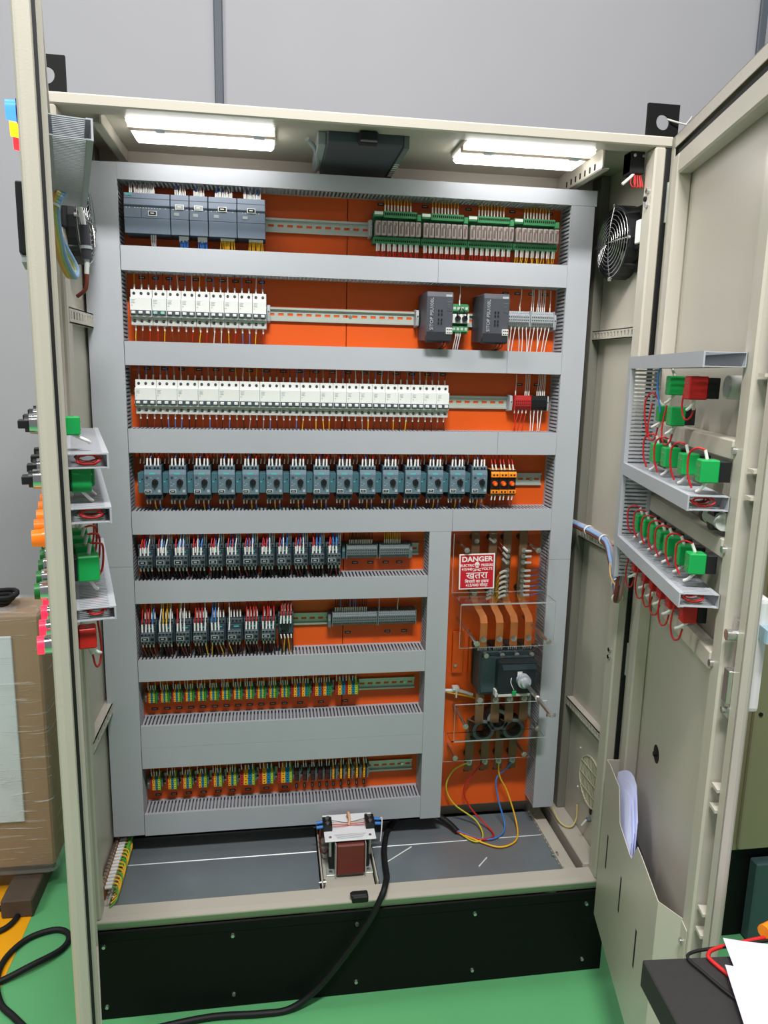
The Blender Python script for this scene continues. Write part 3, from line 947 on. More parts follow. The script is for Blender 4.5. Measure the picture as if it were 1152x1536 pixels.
st = starter_proto()
for i in range(15):
    o = st if i == 0 else copy_tree(st)
    o.location = (0.1345 + i * 0.0628, YP, ROW['r4'])
    l = 'slate motor starter with black knob, %s from left' % ORD[i]
    if i == 14: l = 'slate motor starter with black knob, beside the orange modules'
    tag(o, l, 'motor starter', 'motor starters in one row')


def orange_module(x, i):
    t = empty('safety_relay', (x, YP, ROW['r4']))
    tag(t, 'orange and black relay module, %s of three after the motor starters' % ['leftmost', 'middle', 'rightmost'][i], 'relay', 'orange relay modules')
    w = 0.0245
    MB().box(0.0004, w - 0.0004, -0.078, -0.004, -0.036, 0.036).build('body', BLK, t, 0.001)
    for s in (1, -1):
        mb = MB()
        z0, z1 = (0.016, 0.037) if s > 0 else (-0.038, -0.020)
        mb.prism([(-0.030, z0), (-0.084, z0), (-0.084, (z0 + z1) / 2), (-0.070, z1), (-0.030, z1)] if s > 0 else [(-0.030, z1), (-0.084, z1), (-0.084, (z0 + z1) / 2), (-0.070, z0), (-0.030, z0)], 'x', 0.0006, w - 0.0006, 0)
        for k in range(2):
            mb.cyl((0.0075 + k * 0.0095, -0.0842, (z0 + z1) / 2 - s * 0.004), (0.0075 + k * 0.0095, -0.0850, (z0 + z1) / 2 - s * 0.004), 0.0026, 8, 1)
        mb.build('terminal_row', [ORG, DARK], t, 0)
    MB().cyl((w / 2, -0.078, -0.002), (w / 2, -0.088, -0.002), 0.0072, 14, 0, 0.006).cyl((w / 2, -0.088, -0.002), (w / 2, -0.0885, -0.002), 0.003, 10, 1).build('dial', [CBO, ORG], t)
    mb = MB()
    for k in range(2):
        wire(mb, 0.007 + k * 0.010, -0.074, 0.034, -0.050, 0.083, 'r', -0.004, 0.017, tr=0.0024, r=0.0016, lean=-0.003)
        wire(mb, 0.007 + k * 0.010, -0.074, -0.036, -0.050, -0.080, 'n', 0.002, 0.014, tr=0.002, r=0.0014, lean=-0.001)
    stuff(mb.build('wiring', WM, t))


for i in range(3):
    orange_module(1.070 + i * 0.0248, i)


# ------------------------------------------------------------------ contactors (rows 5 and 6)
def contactor_proto(front=True):
    t = empty('contactor')
    w = 0.0446
    MB().box(0.0004, w - 0.0004, -0.058, -0.004, -0.030, 0.034).build('body', COND, t, 0.001)
    MB().box(0.003, w - 0.003, -0.068, -0.056, -0.024, 0.020).build('arc_chamber', COND, t, 0.001)
    mb = MB()
    mb.box(0.001, w - 0.001, -0.060, -0.050, 0.022, 0.033, 0)
    for k in range(4):
        mb.cyl((0.007 + k * 0.0102, -0.060, 0.0275), (0.007 + k * 0.0102, -0.0608, 0.0275), 0.0028, 8, 1)
    mb.build('upper_terminals', [CON, DARK], t, 0)
    MB().box(0.020, 0.034, -0.0692, -0.0678, 0.013, 0.016).build('logo_strip', TEAL, t)
    if front:
        MB().box(0.0040, 0.0405, -0.088, -0.066, -0.024, 0.0075).build('front_block', CON, t, 0.0012)
        mb = MB()
        for k in range(4):
            mb.cyl((0.0085 + k * 0.0092, -0.0880, 0.0035), (0.0085 + k * 0.0092, -0.0888, 0.0035), 0.0026, 8)
            mb.cyl((0.0085 + k * 0.0092, -0.0880, -0.0195), (0.0085 + k * 0.0092, -0.0888, -0.0195), 0.0026, 8)
        mb.box(0.030, 0.039, -0.0887, -0.088, -0.0135, -0.006)
        stuff(mb.build('terminal_holes', DARK, t))
        MB().box(0.0055, 0.0255, -0.0890, -0.0875, -0.0145, -0.0035, 0).box(0.0070, 0.0240, -0.0894, -0.0889, -0.0132, -0.0048, 1).box(0.0110, 0.0190, -0.0897, -0.0893, -0.0105, -0.0075, 0).build('label', [TERML, BLK], t)
    else:
        MB().box(0.010, 0.030, -0.074, -0.067, -0.014, 0.010).build('armature', BLK, t, 0.001)
        MB().box(0.006, 0.022, -0.0690, -0.0675, -0.022, -0.0155).build('label', BLK, t)
    return t


cf = contactor_proto(True)
cp = contactor_proto(False)


def contactor(src, used, x, row, dz, label, group, top, bot, mode):
    t = src if not used else copy_tree(src)
    for ch in list(t.children):
        if ch.name.startswith('wiring'):
            bpy.data.objects.remove(ch)
    t.location = (x, YP, ROW[row] + dz)
    tag(t, label, 'contactor', group)
    mb = MB()
    if mode == 5:
        cs = rng.choice(['rwbb', 'rrwb', 'rbbw', 'rwwb', 'nbbb'])
        for k in range(3):
            wire(mb, 0.0095 + k * 0.0098, -0.078, 0.008, -0.05, top, cs[k], R(0.000, 0.006), 0.020, tr=0.0026, r=0.0017, lean=R(-0.0012, 0.0012))
        for k in range(3):
            wire(mb, 0.014 + k * 0.0075, -0.068, 0.012, -0.045, top, 'b' if k else rng.choice('br'), R(0.002, 0.008), 0.016, r=0.0014, tr=0.002)
        for k in range(3):
            wire(mb, 0.031 + k * 0.0055, -0.050, 0.034, -0.04, top, 'w', R(-0.002, 0.002), 0.018, tr=0.0021)
    else:
        cs = {0: 'rrrb', 1: 'wyyw', 2: 'rww', 3: 'rrrw', 4: 'bbw', 5: 'w'}.get(mode - 60, 'rrrr')
        for k in range(len(cs)):
            wire(mb, 0.0075 + k * 0.0092, -0.078, 0.008, -0.05, top, cs[k], R(-0.001, 0.005), 0.022, tr=0.0026, r=0.0017, lean=R(-0.001, 0.0015))
        for k in range(4):
            wire(mb, 0.012 + k * 0.0085, -0.050, 0.036, -0.04, top, rng.choice('nrkyn'), R(-0.003, 0.003), 0.021, tr=0.0024, r=0.0014)
    for k in range(4):
        wire(mb, 0.008 + k * 0.0095, -0.078, -0.024, -0.05, -bot, rng.choice('kkkn') if mode == 5 else rng.choice('knnky'), R(-0.004, 0.010), 0.011, tr=0.0021, r=0.0017, lean=R(-0.001, 0.002))
    for k in range(7):
        wire(mb, 0.004 + k * 0.006, -0.045, -0.030, -0.035, -bot, 'k' if mode == 5 or rng.random() < 0.55 else 'n', R(-0.004, 0.008), 0.0, r=0.0024)
    stuff(mb.build('wiring', WM, t))


for i in range(12):
    l = 'slate contactor with label, %s from left in the upper contactor row' % ORD[i]
    contactor(cf, i > 0, 0.1075 + i * 0.0457, 'r5', 0.000, l, 'contactors of the upper row', 0.070, 0.066, 5)
for i in range(8):
    l = 'slate contactor with label, %s from left in the lower contactor row' % ORD[i]
    contactor(cf, True, 0.1060 + i * 0.0462, 'r6', -0.010, l, 'contactors of the lower row', 0.092, 0.078, 60 + i)
contactor(cp, False, 0.4780, 'r6', 0.004, 'slate contactor with dark square plunger, rightmost of the lower contactors', 'contactors of the lower row', 0.078, 0.090, 66)


# ------------------------------------------------------------------ coloured terminal groups (rows 7 and 8)
CM = {'r': T_RED, 'y': T_YEL, 'b': T_BLU, 'l': T_YG, 'g': T_GRN, 'm': T_MAR, 'k': BLK, 'x': TERM}
_tm = {}


def term_mesh(c, w, hh):
    k = (c, round(w, 4), hh)
    if k not in _tm:
        mb = MB()
        dep = 0.044
        mb.prism([(-0.004, -hh), (-dep * 0.85, -hh), (-dep, -hh * 0.8), (-dep, -0.0012), (-dep * 0.9, 0), (-dep, 0.0012), (-dep, hh * 0.7), (-dep * 0.75, hh), (-0.004, hh)], 'x', 0.0002, w - 0.0002, 0)
        for z in (-0.6, -0.25, 0.3, 0.62):
            mb.box(w * 0.30, w * 0.70, -dep - 0.0004, -dep + 0.002, z * hh - 0.0012, z * hh + 0.0012, 1)
        _tm[k] = mb.mesh('terminal', [CM[c], DARK])
    return _tm[k]


def colour_group(x, widths, cols, row, zc, hh, label, group, top, tagz, vert=False, nw=4):
    t = empty('terminal_group', (x, YP, ROW[row]))
    tag(t, label, 'terminal block', group)
    xx = 0.0
    for c, w in zip(cols, widths):
        link_mesh('terminal', term_mesh(c, w, hh), t, (xx, 0, zc))
        xx += w
    MB().box(xx, xx + 0.0018, -0.043, -0.004, zc - hh, zc + hh).build('end_plate', T_GRN if 'g' in cols or 'l' in cols else TERM, t)
    cl = MB().prism([(-0.004, zc - hh * 0.8), (-0.034, zc - hh * 0.6), (-0.036, zc + hh * 0.7), (-0.004, zc + hh * 0.8)], 'x', xx + 0.002, xx + 0.006, 0).cyl((xx + 0.004, -0.036, zc + hh * 0.4), (xx + 0.004, -0.0372, zc + hh * 0.4), 0.0016, 6, 1)
    cl.build('clamp', [TERM, TAG], t)
    mb = MB()
    for k in range(nw):
        wire(mb, (k + 0.5) * xx / nw, -0.033, zc + hh, -0.034, top, 'w' if k == 0 else rng.choice('kynw') if k < nw - 1 else 'y', R(-0.001, 0.002), 0.014, tr=0.0017, r=0.0010, lean=R(-0.002, 0.001))
    stuff(mb.build('wiring', WM, t))
    marker(x + xx / 2 + (0 if vert else 0.001), ROW[row] + tagz, tagv if vert else None)


g7 = 'coloured terminal groups of the upper terminal row'
xs7 = [0.1145, 0.1490, 0.1830, 0.2165, 0.2500, 0.2840, 0.3170, 0.3505, 0.3840, 0.4175, 0.4510, 0.4850]
for i, x in enumerate(xs7):
    colour_group(x - 0.002, [0.0045, 0.0055, 0.0062, 0.0045, 0.0045], 'rybl' + 'g', 'r7', 0.002, 0.0185, 'small coloured terminal group, %s from left in the upper terminal row' % ORD[i], g7, 0.068, -0.052)
colour_group(0.515, [0.008, 0.0085, 0.0085, 0.0065, 0.0085, 0.007, 0.006], 'rybrybg', 'r7', 0.003, 0.020, 'wide coloured terminal group after the twelve small ones, upper terminal row', g7, 0.068, -0.053, nw=7)
colour_group(0.577, [0.008, 0.0085, 0.0085, 0.0065, 0.0085, 0.007, 0.006], 'rybrybg', 'r7', 0.003, 0.020, 'middle one of the three wide terminal groups, upper terminal row', g7, 0.068, -0.053, nw=7)
colour_group(0.643, [0.0085, 0.010, 0.0105, 0.0085, 0.010, 0.0105, 0.0075], 'rybrybl', 'r7', 0.004, 0.021, 'widest coloured terminal group beside the bare rail, upper terminal row', g7, 0.068, -0.053, nw=7)
end_clamp(0.1050, 'r7', 'grey end clamp at the left end of the upper terminal row', TERM, 0.018)
g8 = 'coloured terminal groups of the lower terminal row'
for i, x in enumerate([0.113, 0.1575, 0.200, 0.243, 0.286, 0.3275]):
    colour_group(x - 0.001, [0.0060, 0.0078, 0.0075, 0.0068], 'rybl', 'r8', 0.002, 0.021, 'small coloured terminal group, %s from left in the lowest terminal row' % ORD[i], g8, 0.076, -0.056)
for i, x in enumerate([0.367, 0.421, 0.476]):
    colour_group(x - 0.001, [0.0105, 0.0122, 0.0125, 0.0062], 'rybl', 'r8', 0.004, 0.024, '%s of three large-terminal groups in the lowest terminal row' % ['leftmost', 'middle', 'rightmost'][i], g8, 0.076, -0.056, nw=4)
for i, x in enumerate([0.527, 0.551, 0.575, 0.597, 0.619]):
    colour_group(x - 0.002, [0.0045, 0.0045, 0.0045], 'mmk', 'r8', 0.004, 0.021, 'dark maroon terminal group, %s from left of five' % ORD[i], g8, 0.076, -0.054, True, nw=2)
for i, x in enumerate([0.638, 0.661, 0.685, 0.709, 0.731]):
    colour_group(x - 0.001, [0.0055, 0.0045, 0.003], 'ykx', 'r8', 0.005, 0.022, 'narrow yellow and black terminal group, %s from left of five' % ORD[i], g8, 0.076, -0.054, True, nw=2)
end_clamp(0.1030, 'r8', 'grey end clamp at the left end of the lowest terminal row', TERM, 0.018)
# ------------------------------------------------------------------ main switch section
def bolt(mb, p, r=0.007, h=0.007, m_=0):
    mb.cyl(p, (p[0], p[1] - h * 0.35, p[2]), r * 1.35, 12, m_)
    mb.cyl((p[0], p[1] - h * 0.35, p[2]), (p[0], p[1] - h, p[2]), r, 6, m_, smooth=False)
    mb.cyl((p[0], p[1] - h, p[2]), (p[0], p[1] - h * 1.4, p[2]), r * 0.55, 8, m_)


BX = [1.048, 1.100, 1.143, 1.192]      # upper busbar centres
CX = [1.070, 1.118, 1.162, 1.207]      # switch poles
pos = ['leftmost', 'second', 'third', 'rightmost']
for i in range(4):
    t = empty('distribution_bar', (BX[i], YP, 1.05))
    tag(t, 'vertical tarnished distribution bar behind the danger sign cover, %s of four' % pos[i], 'busbar', 'upper distribution bars')
    MB().box(-0.0125, 0.0125, -0.036, -0.030, -0.012, 0.196).build('bar', BUSB, t, 0.001)
    for z in (0.012, 0.170):
        MB().cyl((0, -0.030, z), (0, 0, z), 0.011, 10).build('standoff', BLK, t)
    mb = MB()
    zs = [0.165, 0.005] if i == 0 else ([0.005, 0.018, 0.165] if i == 1 else [0.135, 0.118, 0.100, 0.076, 0.060, 0.044, 0.028, 0.014, 0.000])
    for z in zs:
        bolt(mb, (0.002, -0.036, z), 0.0055, 0.007)
    mb.build('bolts', STEEL, t)
    mb = MB()
    if i == 1:
        for z in (0.165, 0.018, 0.008, -0.004):
            mb.tube([(-0.002, -0.045, z), (-0.016, -0.046, z + (0.010 if z > 0.1 else -0.006))], 0.0036, 6, 0)
    if i == 2:
        for k, z in enumerate(zs):
            if k < 3:
                mb.tube([(-0.002, -0.046, z), (-0.016, -0.047, z + 0.014)], 0.0038, 6, 0)
                mb.tube([(-0.016, -0.047, z + 0.014), (-0.028, -0.040, z + 0.03)], 0.002, 5, 6)
            else:
                mb.tube([(-0.002, -0.046, z), (-0.012, -0.048, z), (-0.022, -0.046, z - 0.007)], 0.0036, 6, 0, 3)
                mb.tube([(-0.022, -0.046, z - 0.007), (-0.026, -0.040, z - 0.02), (-0.026, -0.02, z - 0.05)], 0.002, 5, 2, 2)
    if i == 3:
        for k, z in enumerate(zs):
            mb.tube([(0.004, -0.046, z), (0.022, -0.047, z + 0.0005)], 0.0036, 6, 0)
            if k >= 3:
                mb.tube([(0.022, -0.047, z), (0.040, -0.043, z + 0.001), (0.060, -0.030, z + R(-0.003, 0.003))], 0.0013 if k < 6 else 0.0018, 5, 3, 2)
    if len(mb.v):
        stuff(mb.build('wiring', WM, t))

# copper links from the bars forward and down to the switch
for i in range(4):
    t = empty('copper_link', (CX[i], YP, 0.90))
    tag(t, 'bent copper busbar above the main switch, %s of four' % pos[i], 'busbar', 'copper links above the main switch')
    dx = BX[i] - CX[i]
    pth = [(-0.036, 0.150), (-0.036, 0.130), (-0.046, 0.114), (-0.066, 0.098), (-0.078, 0.082), (-0.078, 0.010)]
    v, f = [], []
    wv = 0.0108
    n = len(pth)
    for (yy, zz), k in zip(pth, range(n)):
        sx = dx * max(0, 1 - k / 3.0)
        for th in (0, 0.0045):
            v += [(sx - wv, yy - th, zz - th * 0.3), (sx + wv, yy - th, zz - th * 0.3)]
    for k in range(n - 1):
        a, b = 4 * k, 4 * (k + 1)
        f += [(a, a + 1, b + 1, b), (a + 2, b + 2, b + 3, a + 3), (a, b, b + 2, a + 2), (a + 1, a + 3, b + 3, b + 1)]
    f += [(0, 2, 3, 1), (4 * n - 4, 4 * n - 3, 4 * n - 1, 4 * n - 2)]
    mb = MB()
    mb._add(v, f, 0)
    mb.build('bar', COPPER, t)
    mb = MB()
    bolt(mb, (0, -0.0825, 0.032), 0.0065, 0.009)
    mb.build('bolt', STEEL, t)

# moulded case main switch with rotary mechanism and shaft
SWD = mat('switch_body', srgb(52, 70, 74), 0.5, 0, 0.05, 40)
SWB = mat('switch_black', srgb(28, 36, 42), 0.4, 0, 0.05, 40)
SWG = mat('switch_band', srgb(72, 88, 104), 0.4, 0, 0.04, 40)
t = empty('main_switch', (1.145, YP, 0.760))
tag(t, 'dark four-pole main switch with rotary shaft below the copper bars', 'switch')
MB().box(-0.083, 0.083, -0.086, 0.0, 0.0, 0.135).build('case', SWD, t, 0.003)
MB().box(-0.080, 0.080, -0.100, -0.086, 0.012, 0.122).build('front_cover', SWD, t, 0.003)
MB().box(-0.040, 0.076, -0.131, -0.100, 0.022, 0.118).build('rotary_mechanism', SWB, t, 0.003)
MB().prism([(-0.030, 0.110), (0.070, 0.110), (0.076, 0.094), (-0.024, 0.094)], 'y', -0.1318, -0.131).build('face_band', SWG, t)
MB().box(0.018, 0.032, -0.1320, -0.131, 0.080, 0.088).box(0.018, 0.022, -0.1320, -0.131, 0.072, 0.080).build('position_mark', TAG, t)
MB().box(-0.041, 0.060, -0.128, -0.105, 0.010, 0.018).box(-0.045, -0.036, -0.128, -0.105, 0.010, 0.030).build('bracket', MCBG, t, 0.001)
MB().box(0.004, 0.016, -0.136, -0.128, 0.018, 0.030).build('green_latch', CBG, t, 0.001)
mb = MB().tube([(0.000, -0.132, 0.070), (-0.003, -0.137, 0.058), (0.002, -0.139, 0.045), (0.008, -0.135, 0.034)], 0.0012, 5, 0, 3)
mb.build('seal_wire', TAG, t)
mb = MB()
for k in range(4):
    xx = CX[k] - 1.145
    mb.box(xx - 0.019, xx + 0.019, -0.080, -0.030, 0.135, 0.150, 0)
    mb.cyl((xx + 0.006, -0.086, 0.128), (xx + 0.006, -0.103, 0.128), 0.0075, 10, 1)
    for j in range(5):
        mb.box(xx - 0.015 + j * 0.006, xx - 0.0125 + j * 0.006, -0.081, -0.076, 0.137, 0.146, 1)
mb.build('upper_terminal_cover', [SWB, STEEL], t)
sh = MB().cyl((0.034, -0.131, 0.063), (0.034, -0.150, 0.063), 0.020, 18, 0).cyl((0.034, -0.150, 0.063), (0.034, -0.162, 0.063), 0.015, 18, 0, 0.012)
so = sh.build('shaft_coupling', TERML, t)
mb = MB().box(0.0295, 0.0385, -0.365, -0.155, 0.0585, 0.0675, 0).box(0.029, 0.039, -0.262, -0.250, 0.058, 0.068, 1)
mb.build('shaft', [STEEL, TAG], t, 0.0008)
MB().cyl((0.022, -0.358, 0.063), (0.046, -0.358, 0.063), 0.0028, 8).cyl((0.022, -0.358, 0.063), (0.026, -0.358, 0.063), 0.0045, 8).cyl((0.042, -0.358, 0.063), (0.046, -0.358, 0.063), 0.0045, 8).build('cross_pin', CHROME, t)

# neighbouring folded plate in the same orange with a capped cable
t = empty('side_bracket', (1.020, YP, 0.78))
tag(t, 'orange folded bracket on the plate left of the main switch', 'bracket')
MB().box(-0.022, 0.012, -0.012, 0.0, 0.020, 0.150).box(0.028, 0.034, -0.020, 0.0, 0.0, 0.155).build('plate', ORANGE, t, 0.001)
MB().cyl((-0.012, -0.012, 0.045), (-0.012, -0.015, 0.045), 0.005, 10).build('bolt', STEEL, t)
t = empty('taped_cable', (0.965, YP, 0.742))
tag(t, 'short white cable with tape crossing the orange plate left of main switch', 'cable')
MB().tube([(0.0, -0.012, 0.004), (0.03, -0.020, 0.006), (0.060, -0.022, 0.004), (0.098, -0.02, -0.012)], 0.0055, 8, 0, 4).build('sheath', W_WHT, t)
MB().box(0.034, 0.054, -0.032, -0.012, 0.010, 0.020).cyl((0.046, -0.028, 0.010), (0.046, -0.028, -0.014), 0.003, 6).build('cable_tie_mount', WHITE, t, 0.001)
MB().tube([(0.02, -0.020, 0.000), (0.06, -0.028, -0.006), (0.10, -0.026, -0.018), (0.114, -0.02, -0.03)], 0.0022, 5, 0, 4).build('earth_wire', W_YEL, t)

# lower bars with current transformers
LX = [1.058, 1.108, 1.152, 1.196]
for i in range(4):
    t = empty('outgoing_bar', (LX[i], YP, 0.500))
    tag(t, 'vertical tarnished outgoing bar under the main switch, %s of four' % pos[i], 'busbar', 'outgoing bars under the main switch')
    dx = CX[i] - LX[i]
    mb = MB()
    mb.box(-0.0125, 0.0125, -0.034, -0.029, -0.012, 0.160)
    mb.box(dx - 0.013, dx + 0.013, -0.078, -0.073, 0.165, 0.262)
    mb._add([(-0.0125, -0.034, 0.158), (0.0125, -0.034, 0.158), (dx + 0.013, -0.078, 0.168), (dx - 0.013, -0.078, 0.168),
             (-0.0125, -0.029, 0.158), (0.0125, -0.029, 0.158), (dx + 0.013, -0.073, 0.168), (dx - 0.013, -0.073, 0.168)],
            [(0, 1, 2, 3), (5, 4, 7, 6), (0, 3, 7, 4), (1, 5, 6, 2)], 0)
    mb.build('bar', BUSB, t)
    mb = MB()
    bolt(mb, (0, -0.034, 0.016), 0.0068, 0.010)
    bolt(mb, (dx, -0.078, 0.240), 0.0068, 0.009)
    mb.build('bolt', STEEL, t)
    MB().cyl((0, -0.029, 0.03), (0, 0, 0.03), 0.010, 10).build('standoff', BLK, t)
    marker(LX[i] + 0.002, 0.470)
for i, (x, z) in enumerate(((1.086, 0.640), (1.180, 0.640), (1.130, 0.672))):
    t = empty('current_transformer', (x, YP - 0.04, z))
    tag(t, 'black ring current transformer around the outgoing bars, %s' % ['left one', 'right one', 'middle one set higher'][i], 'transformer', 'current transformers')
    MB().ring((0, 0.006, 0), (0, -1, 0), 0.036, 0.021, 0.040, 20).build('core', BLK, t)
    MB().ring((0, -0.0345, 0), (0, -1, 0), 0.034, 0.0245, 0.0012, 20).build('face_ring', TERM, t)
    MB().box(-0.03, 0.03, -0.02, 0.0, -0.042, -0.034).build('foot', BLK, t, 0.001)
mb = MB().box(1.222, 1.236, YP - 0.045, YP, 0.655, 0.735)
o = MB().box(-0.006, 0.006, -0.045, 0.0, 0.0, 0.075).box(-0.004, 0.004, -0.048, -0.045, 0.010, 0.03).box(-0.004, 0.004, -0.048, -0.045, 0.042, 0.064).build('fuse_holder', TERML, loc=(1.236, YP, 0.662), bevel=0.001)
tag(o, 'narrow pale fuse holder right of the outgoing bars', 'fuse holder')

# clear acrylic shields on threaded studs
t = empty('acrylic_shield', (1.105, YP, 0.95))
tag(t, 'clear stepped acrylic shield carrying the red danger sign', 'shield')
MB().box(-0.138, 0.135, -0.100, -0.097, 0.130, 0.300).build('upper_sheet', ACRY, t)
MB().box(-0.138, 0.130, -0.205, -0.097, 0.127, 0.130).build('ledge', ACRY, t)
MB().box(-0.138, 0.130, -0.205, -0.202, 0.005, 0.127).build('front_sheet', ACRY, t)
t2 = empty('acrylic_shield', (1.105, YP, 0.55))
tag(t2, 'clear stepped acrylic shield over the outgoing bars and current transformers', 'shield')
MB().box(-0.124, 0.152, -0.135, -0.132, 0.093, 0.205).build('front_sheet', ACRY, t2)
MB().box(-0.132, 0.150, -0.135, -0.080, 0.090, 0.093).build('ledge', ACRY, t2)
MB().box(-0.140, 0.132, -0.083, -0.080, 0.000, 0.090).build('lower_sheet', ACRY, t2)


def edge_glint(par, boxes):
    e = mat('acrylic_glint', srgb(225, 230, 228), 0.35, 0, 0, alpha=0.40)  # pale see-through strips paint the glint along the sheet edges
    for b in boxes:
        MB().box(*b).build('edge_glint_strip', e, par)


q_ = 0.0006
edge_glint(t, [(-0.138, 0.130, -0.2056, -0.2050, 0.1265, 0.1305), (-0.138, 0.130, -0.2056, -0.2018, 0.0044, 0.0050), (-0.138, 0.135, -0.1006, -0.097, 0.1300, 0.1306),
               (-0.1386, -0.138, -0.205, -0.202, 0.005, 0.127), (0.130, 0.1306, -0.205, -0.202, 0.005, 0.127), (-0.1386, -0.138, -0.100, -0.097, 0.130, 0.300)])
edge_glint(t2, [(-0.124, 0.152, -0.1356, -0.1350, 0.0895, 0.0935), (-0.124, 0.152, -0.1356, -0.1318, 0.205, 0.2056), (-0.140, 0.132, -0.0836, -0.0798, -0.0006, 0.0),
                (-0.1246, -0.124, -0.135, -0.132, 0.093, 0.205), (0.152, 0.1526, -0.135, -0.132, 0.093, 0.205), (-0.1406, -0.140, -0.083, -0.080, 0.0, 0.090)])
STUDS = [(t, 1.003 - 1.105, 0.255, 0.108), (t, 1.212 - 1.105, 0.252, 0.108), (t, 1.012 - 1.105, 0.020, 0.215), (t, 1.216 - 1.105, 0.020, 0.215),
         (t2, 1.010 - 1.105, 0.145, 0.150), (t2, 1.226 - 1.105, 0.128, 0.150), (t2, 0.998 - 1.105, 0.016, 0.093), (t2, 1.212 - 1.105, 0.016, 0.093)]
for (par, x, z, ln) in STUDS:
    MB().cyl((x, 0, z), (x, -ln, z), 0.0042, 8, 0).cyl((x, -ln + 0.004, z), (x, -ln - 0.002, z), 0.0085, 6, 0, smooth=False).cyl((x, -ln - 0.002, z), (x, -ln - 0.006, z), 0.0045, 8, 0).build('threaded_stud', STEEL, par)

# danger sign
SR = mat('sign_red', srgb(196, 26, 44), 0.45, 0, 0.02, 20)
SW_ = mat('sign_white', srgb(240, 238, 236), 0.5, 0, 0)
t = empty('danger_sign', (1.036, YP - 0.1002, 1.142))
t.rotation_euler = (0, math.radians(-1.0), 0)
tag(t, 'red danger sign with white skull, English and Hindi lettering', 'sign')
MB().box(-0.0515, 0.0515, -0.0012, 0, -0.0515, 0.0515).build('border', SW_, t)
MB().box(-0.0480, 0.0480, -0.0018, -0.0011, -0.0480, 0.0480).build('field', SR, t)


def sign_text(body, size, z, x=0.0, sx=1.0, bold=0.0002):
    o_ = link_mesh('lettering', text_mesh('lettering', body, size, SW_, extr=0.0001, bold=bold), t, (x, -0.0021, z))
    o_.rotation_euler = (math.pi / 2, 0, 0)
    o_.scale = (sx, 1, 1)


sign_text('DANGER', 0.0205, 0.0355, 0, 1.08, 0.0006)
sign_text('ELECTRIC', 0.0100, 0.0180, -0.028, 0.92)
sign_text('PRESSURE', 0.0100, 0.0180, 0.029, 0.80)
sign_text('415/440', 0.0100, 0.0070, -0.029, 0.95)
sign_text('VOLTS', 0.0100, 0.0070, 0.029, 1.05)
sign_text('\u0916\u0924\u0930\u093e', 0.0270, -0.012, 0, 1.12)
sign_text('\u093f\u092c\u091c\u0932\u0940 \u0915\u093e \u0926\u092c\u093e\u0935', 0.0115, -0.029, 0, 1.0)
sign_text('415/440 \u0935\u094b\u0932\u094d\u091f', 0.0115, -0.040, 0, 1.0)
sk = MB()
sk.prism([(0.0070 * math.cos(a * math.pi / 8), 0.0205 + 0.0072 * math.sin(a * math.pi / 8)) for a in range(16)], 'y', -0.0023, -0.0018, 0)
sk.box(-0.0040, 0.0040, -0.0023, -0.0018, 0.0100, 0.0150, 0)
for sx_ in (-1, 1):
    sk.prism([(sx_ * 0.0028 + 0.0018 * math.cos(a * math.pi / 4), 0.0185 + 0.0020 * math.sin(a * math.pi / 4)) for a in range(8)], 'y', -0.0026, -0.0023, 1)
    v = [(-0.012, 0.0085), (-0.011, 0.0100), (0.012, 0.0035), (0.011, 0.0015)]
    sk.prism([(sx_ * p[0], p[1] - 0.001) for p in v], 'y', -0.0022, -0.0018, 0)
for k in range(3):
    sk.box(-0.0028 + k * 0.0022, -0.0020 + k * 0.0022, -0.0026, -0.0023, 0.0104, 0.0132, 1)
sk.build('skull', [SW_, SR], t)

# ------------------------------------------------------------------ supply cable and its cores
t = empty('supply_cable', (0.80, 0.20, 0.30))
tag(t, 'thick black cable leaving the cabinet over its front sill', 'cable')
o0 = Vector((0.80, 0.20, 0.30))
P = lambda *pts: [Vector(p) - o0 for p in pts]
MB().tube(P((1.020, 0.245, 0.310), (0.990, 0.285, 0.325), (0.930, 0.325, 0.340), (0.860, 0.325, 0.330), (0.812, 0.285, 0.310), (0.786, 0.20, 0.309), (0.777, 0.13, 0.309), (0.772, 0.060, 0.316), (0.762, 0.018, 0.328),
           (0.748, -0.014, 0.318), (0.712, -0.020, 0.245), (0.640, -0.020, 0.135), (0.570, -0.022, 0.050), (0.50, -0.032, 0.0100), (0.42, -0.035, 0.0090), (0.28, -0.030, 0.009), (0.10, -0.060, 0.009), (-0.04, -0.12, 0.009)), 0.0088, 8, 0, 6).build('sheath', RUBBER, t)
for nm, mm, pts in (('core', W_YEL, ((1.015, 0.247, 0.312), (1.085, 0.185, 0.308), (1.135, 0.160, 0.308), (1.190, 0.190, 0.308), (1.212, 0.262, 0.320), (1.190, 0.292, 0.40), (1.158, 0.286, 0.465), (1.152, 0.283, 0.510))),
                    ('core', W_BLU, ((1.015, 0.250, 0.314), (1.075, 0.205, 0.310), (1.130, 0.205, 0.308), (1.172, 0.250, 0.312), (1.160, 0.290, 0.38), (1.150, 0.292, 0.45), (1.178, 0.284, 0.49), (1.196, 0.283, 0.512))),
                    ('core', W_RED, ((1.015, 0.244, 0.312), (1.080, 0.200, 0.310), (1.125, 0.215, 0.308), (1.118, 0.260, 0.312), (1.070, 0.292, 0.36), (1.050, 0.300, 0.42), (1.085, 0.288, 0.49), (1.106, 0.283, 0.512))),
                    ('core', mat('wire_earth', srgb(206, 196, 50), 0.45), ((1.015, 0.250, 0.312), (1.060, 0.195, 0.308), (1.092, 0.215, 0.310), (1.085, 0.275, 0.325), (1.020, 0.298, 0.37), (0.992, 0.298, 0.43), (1.010, 0.290, 0.49), (1.056, 0.283, 0.518)))):
    MB().tube(P(*pts), 0.0026, 6, 0, 6).build(nm, mm, t)
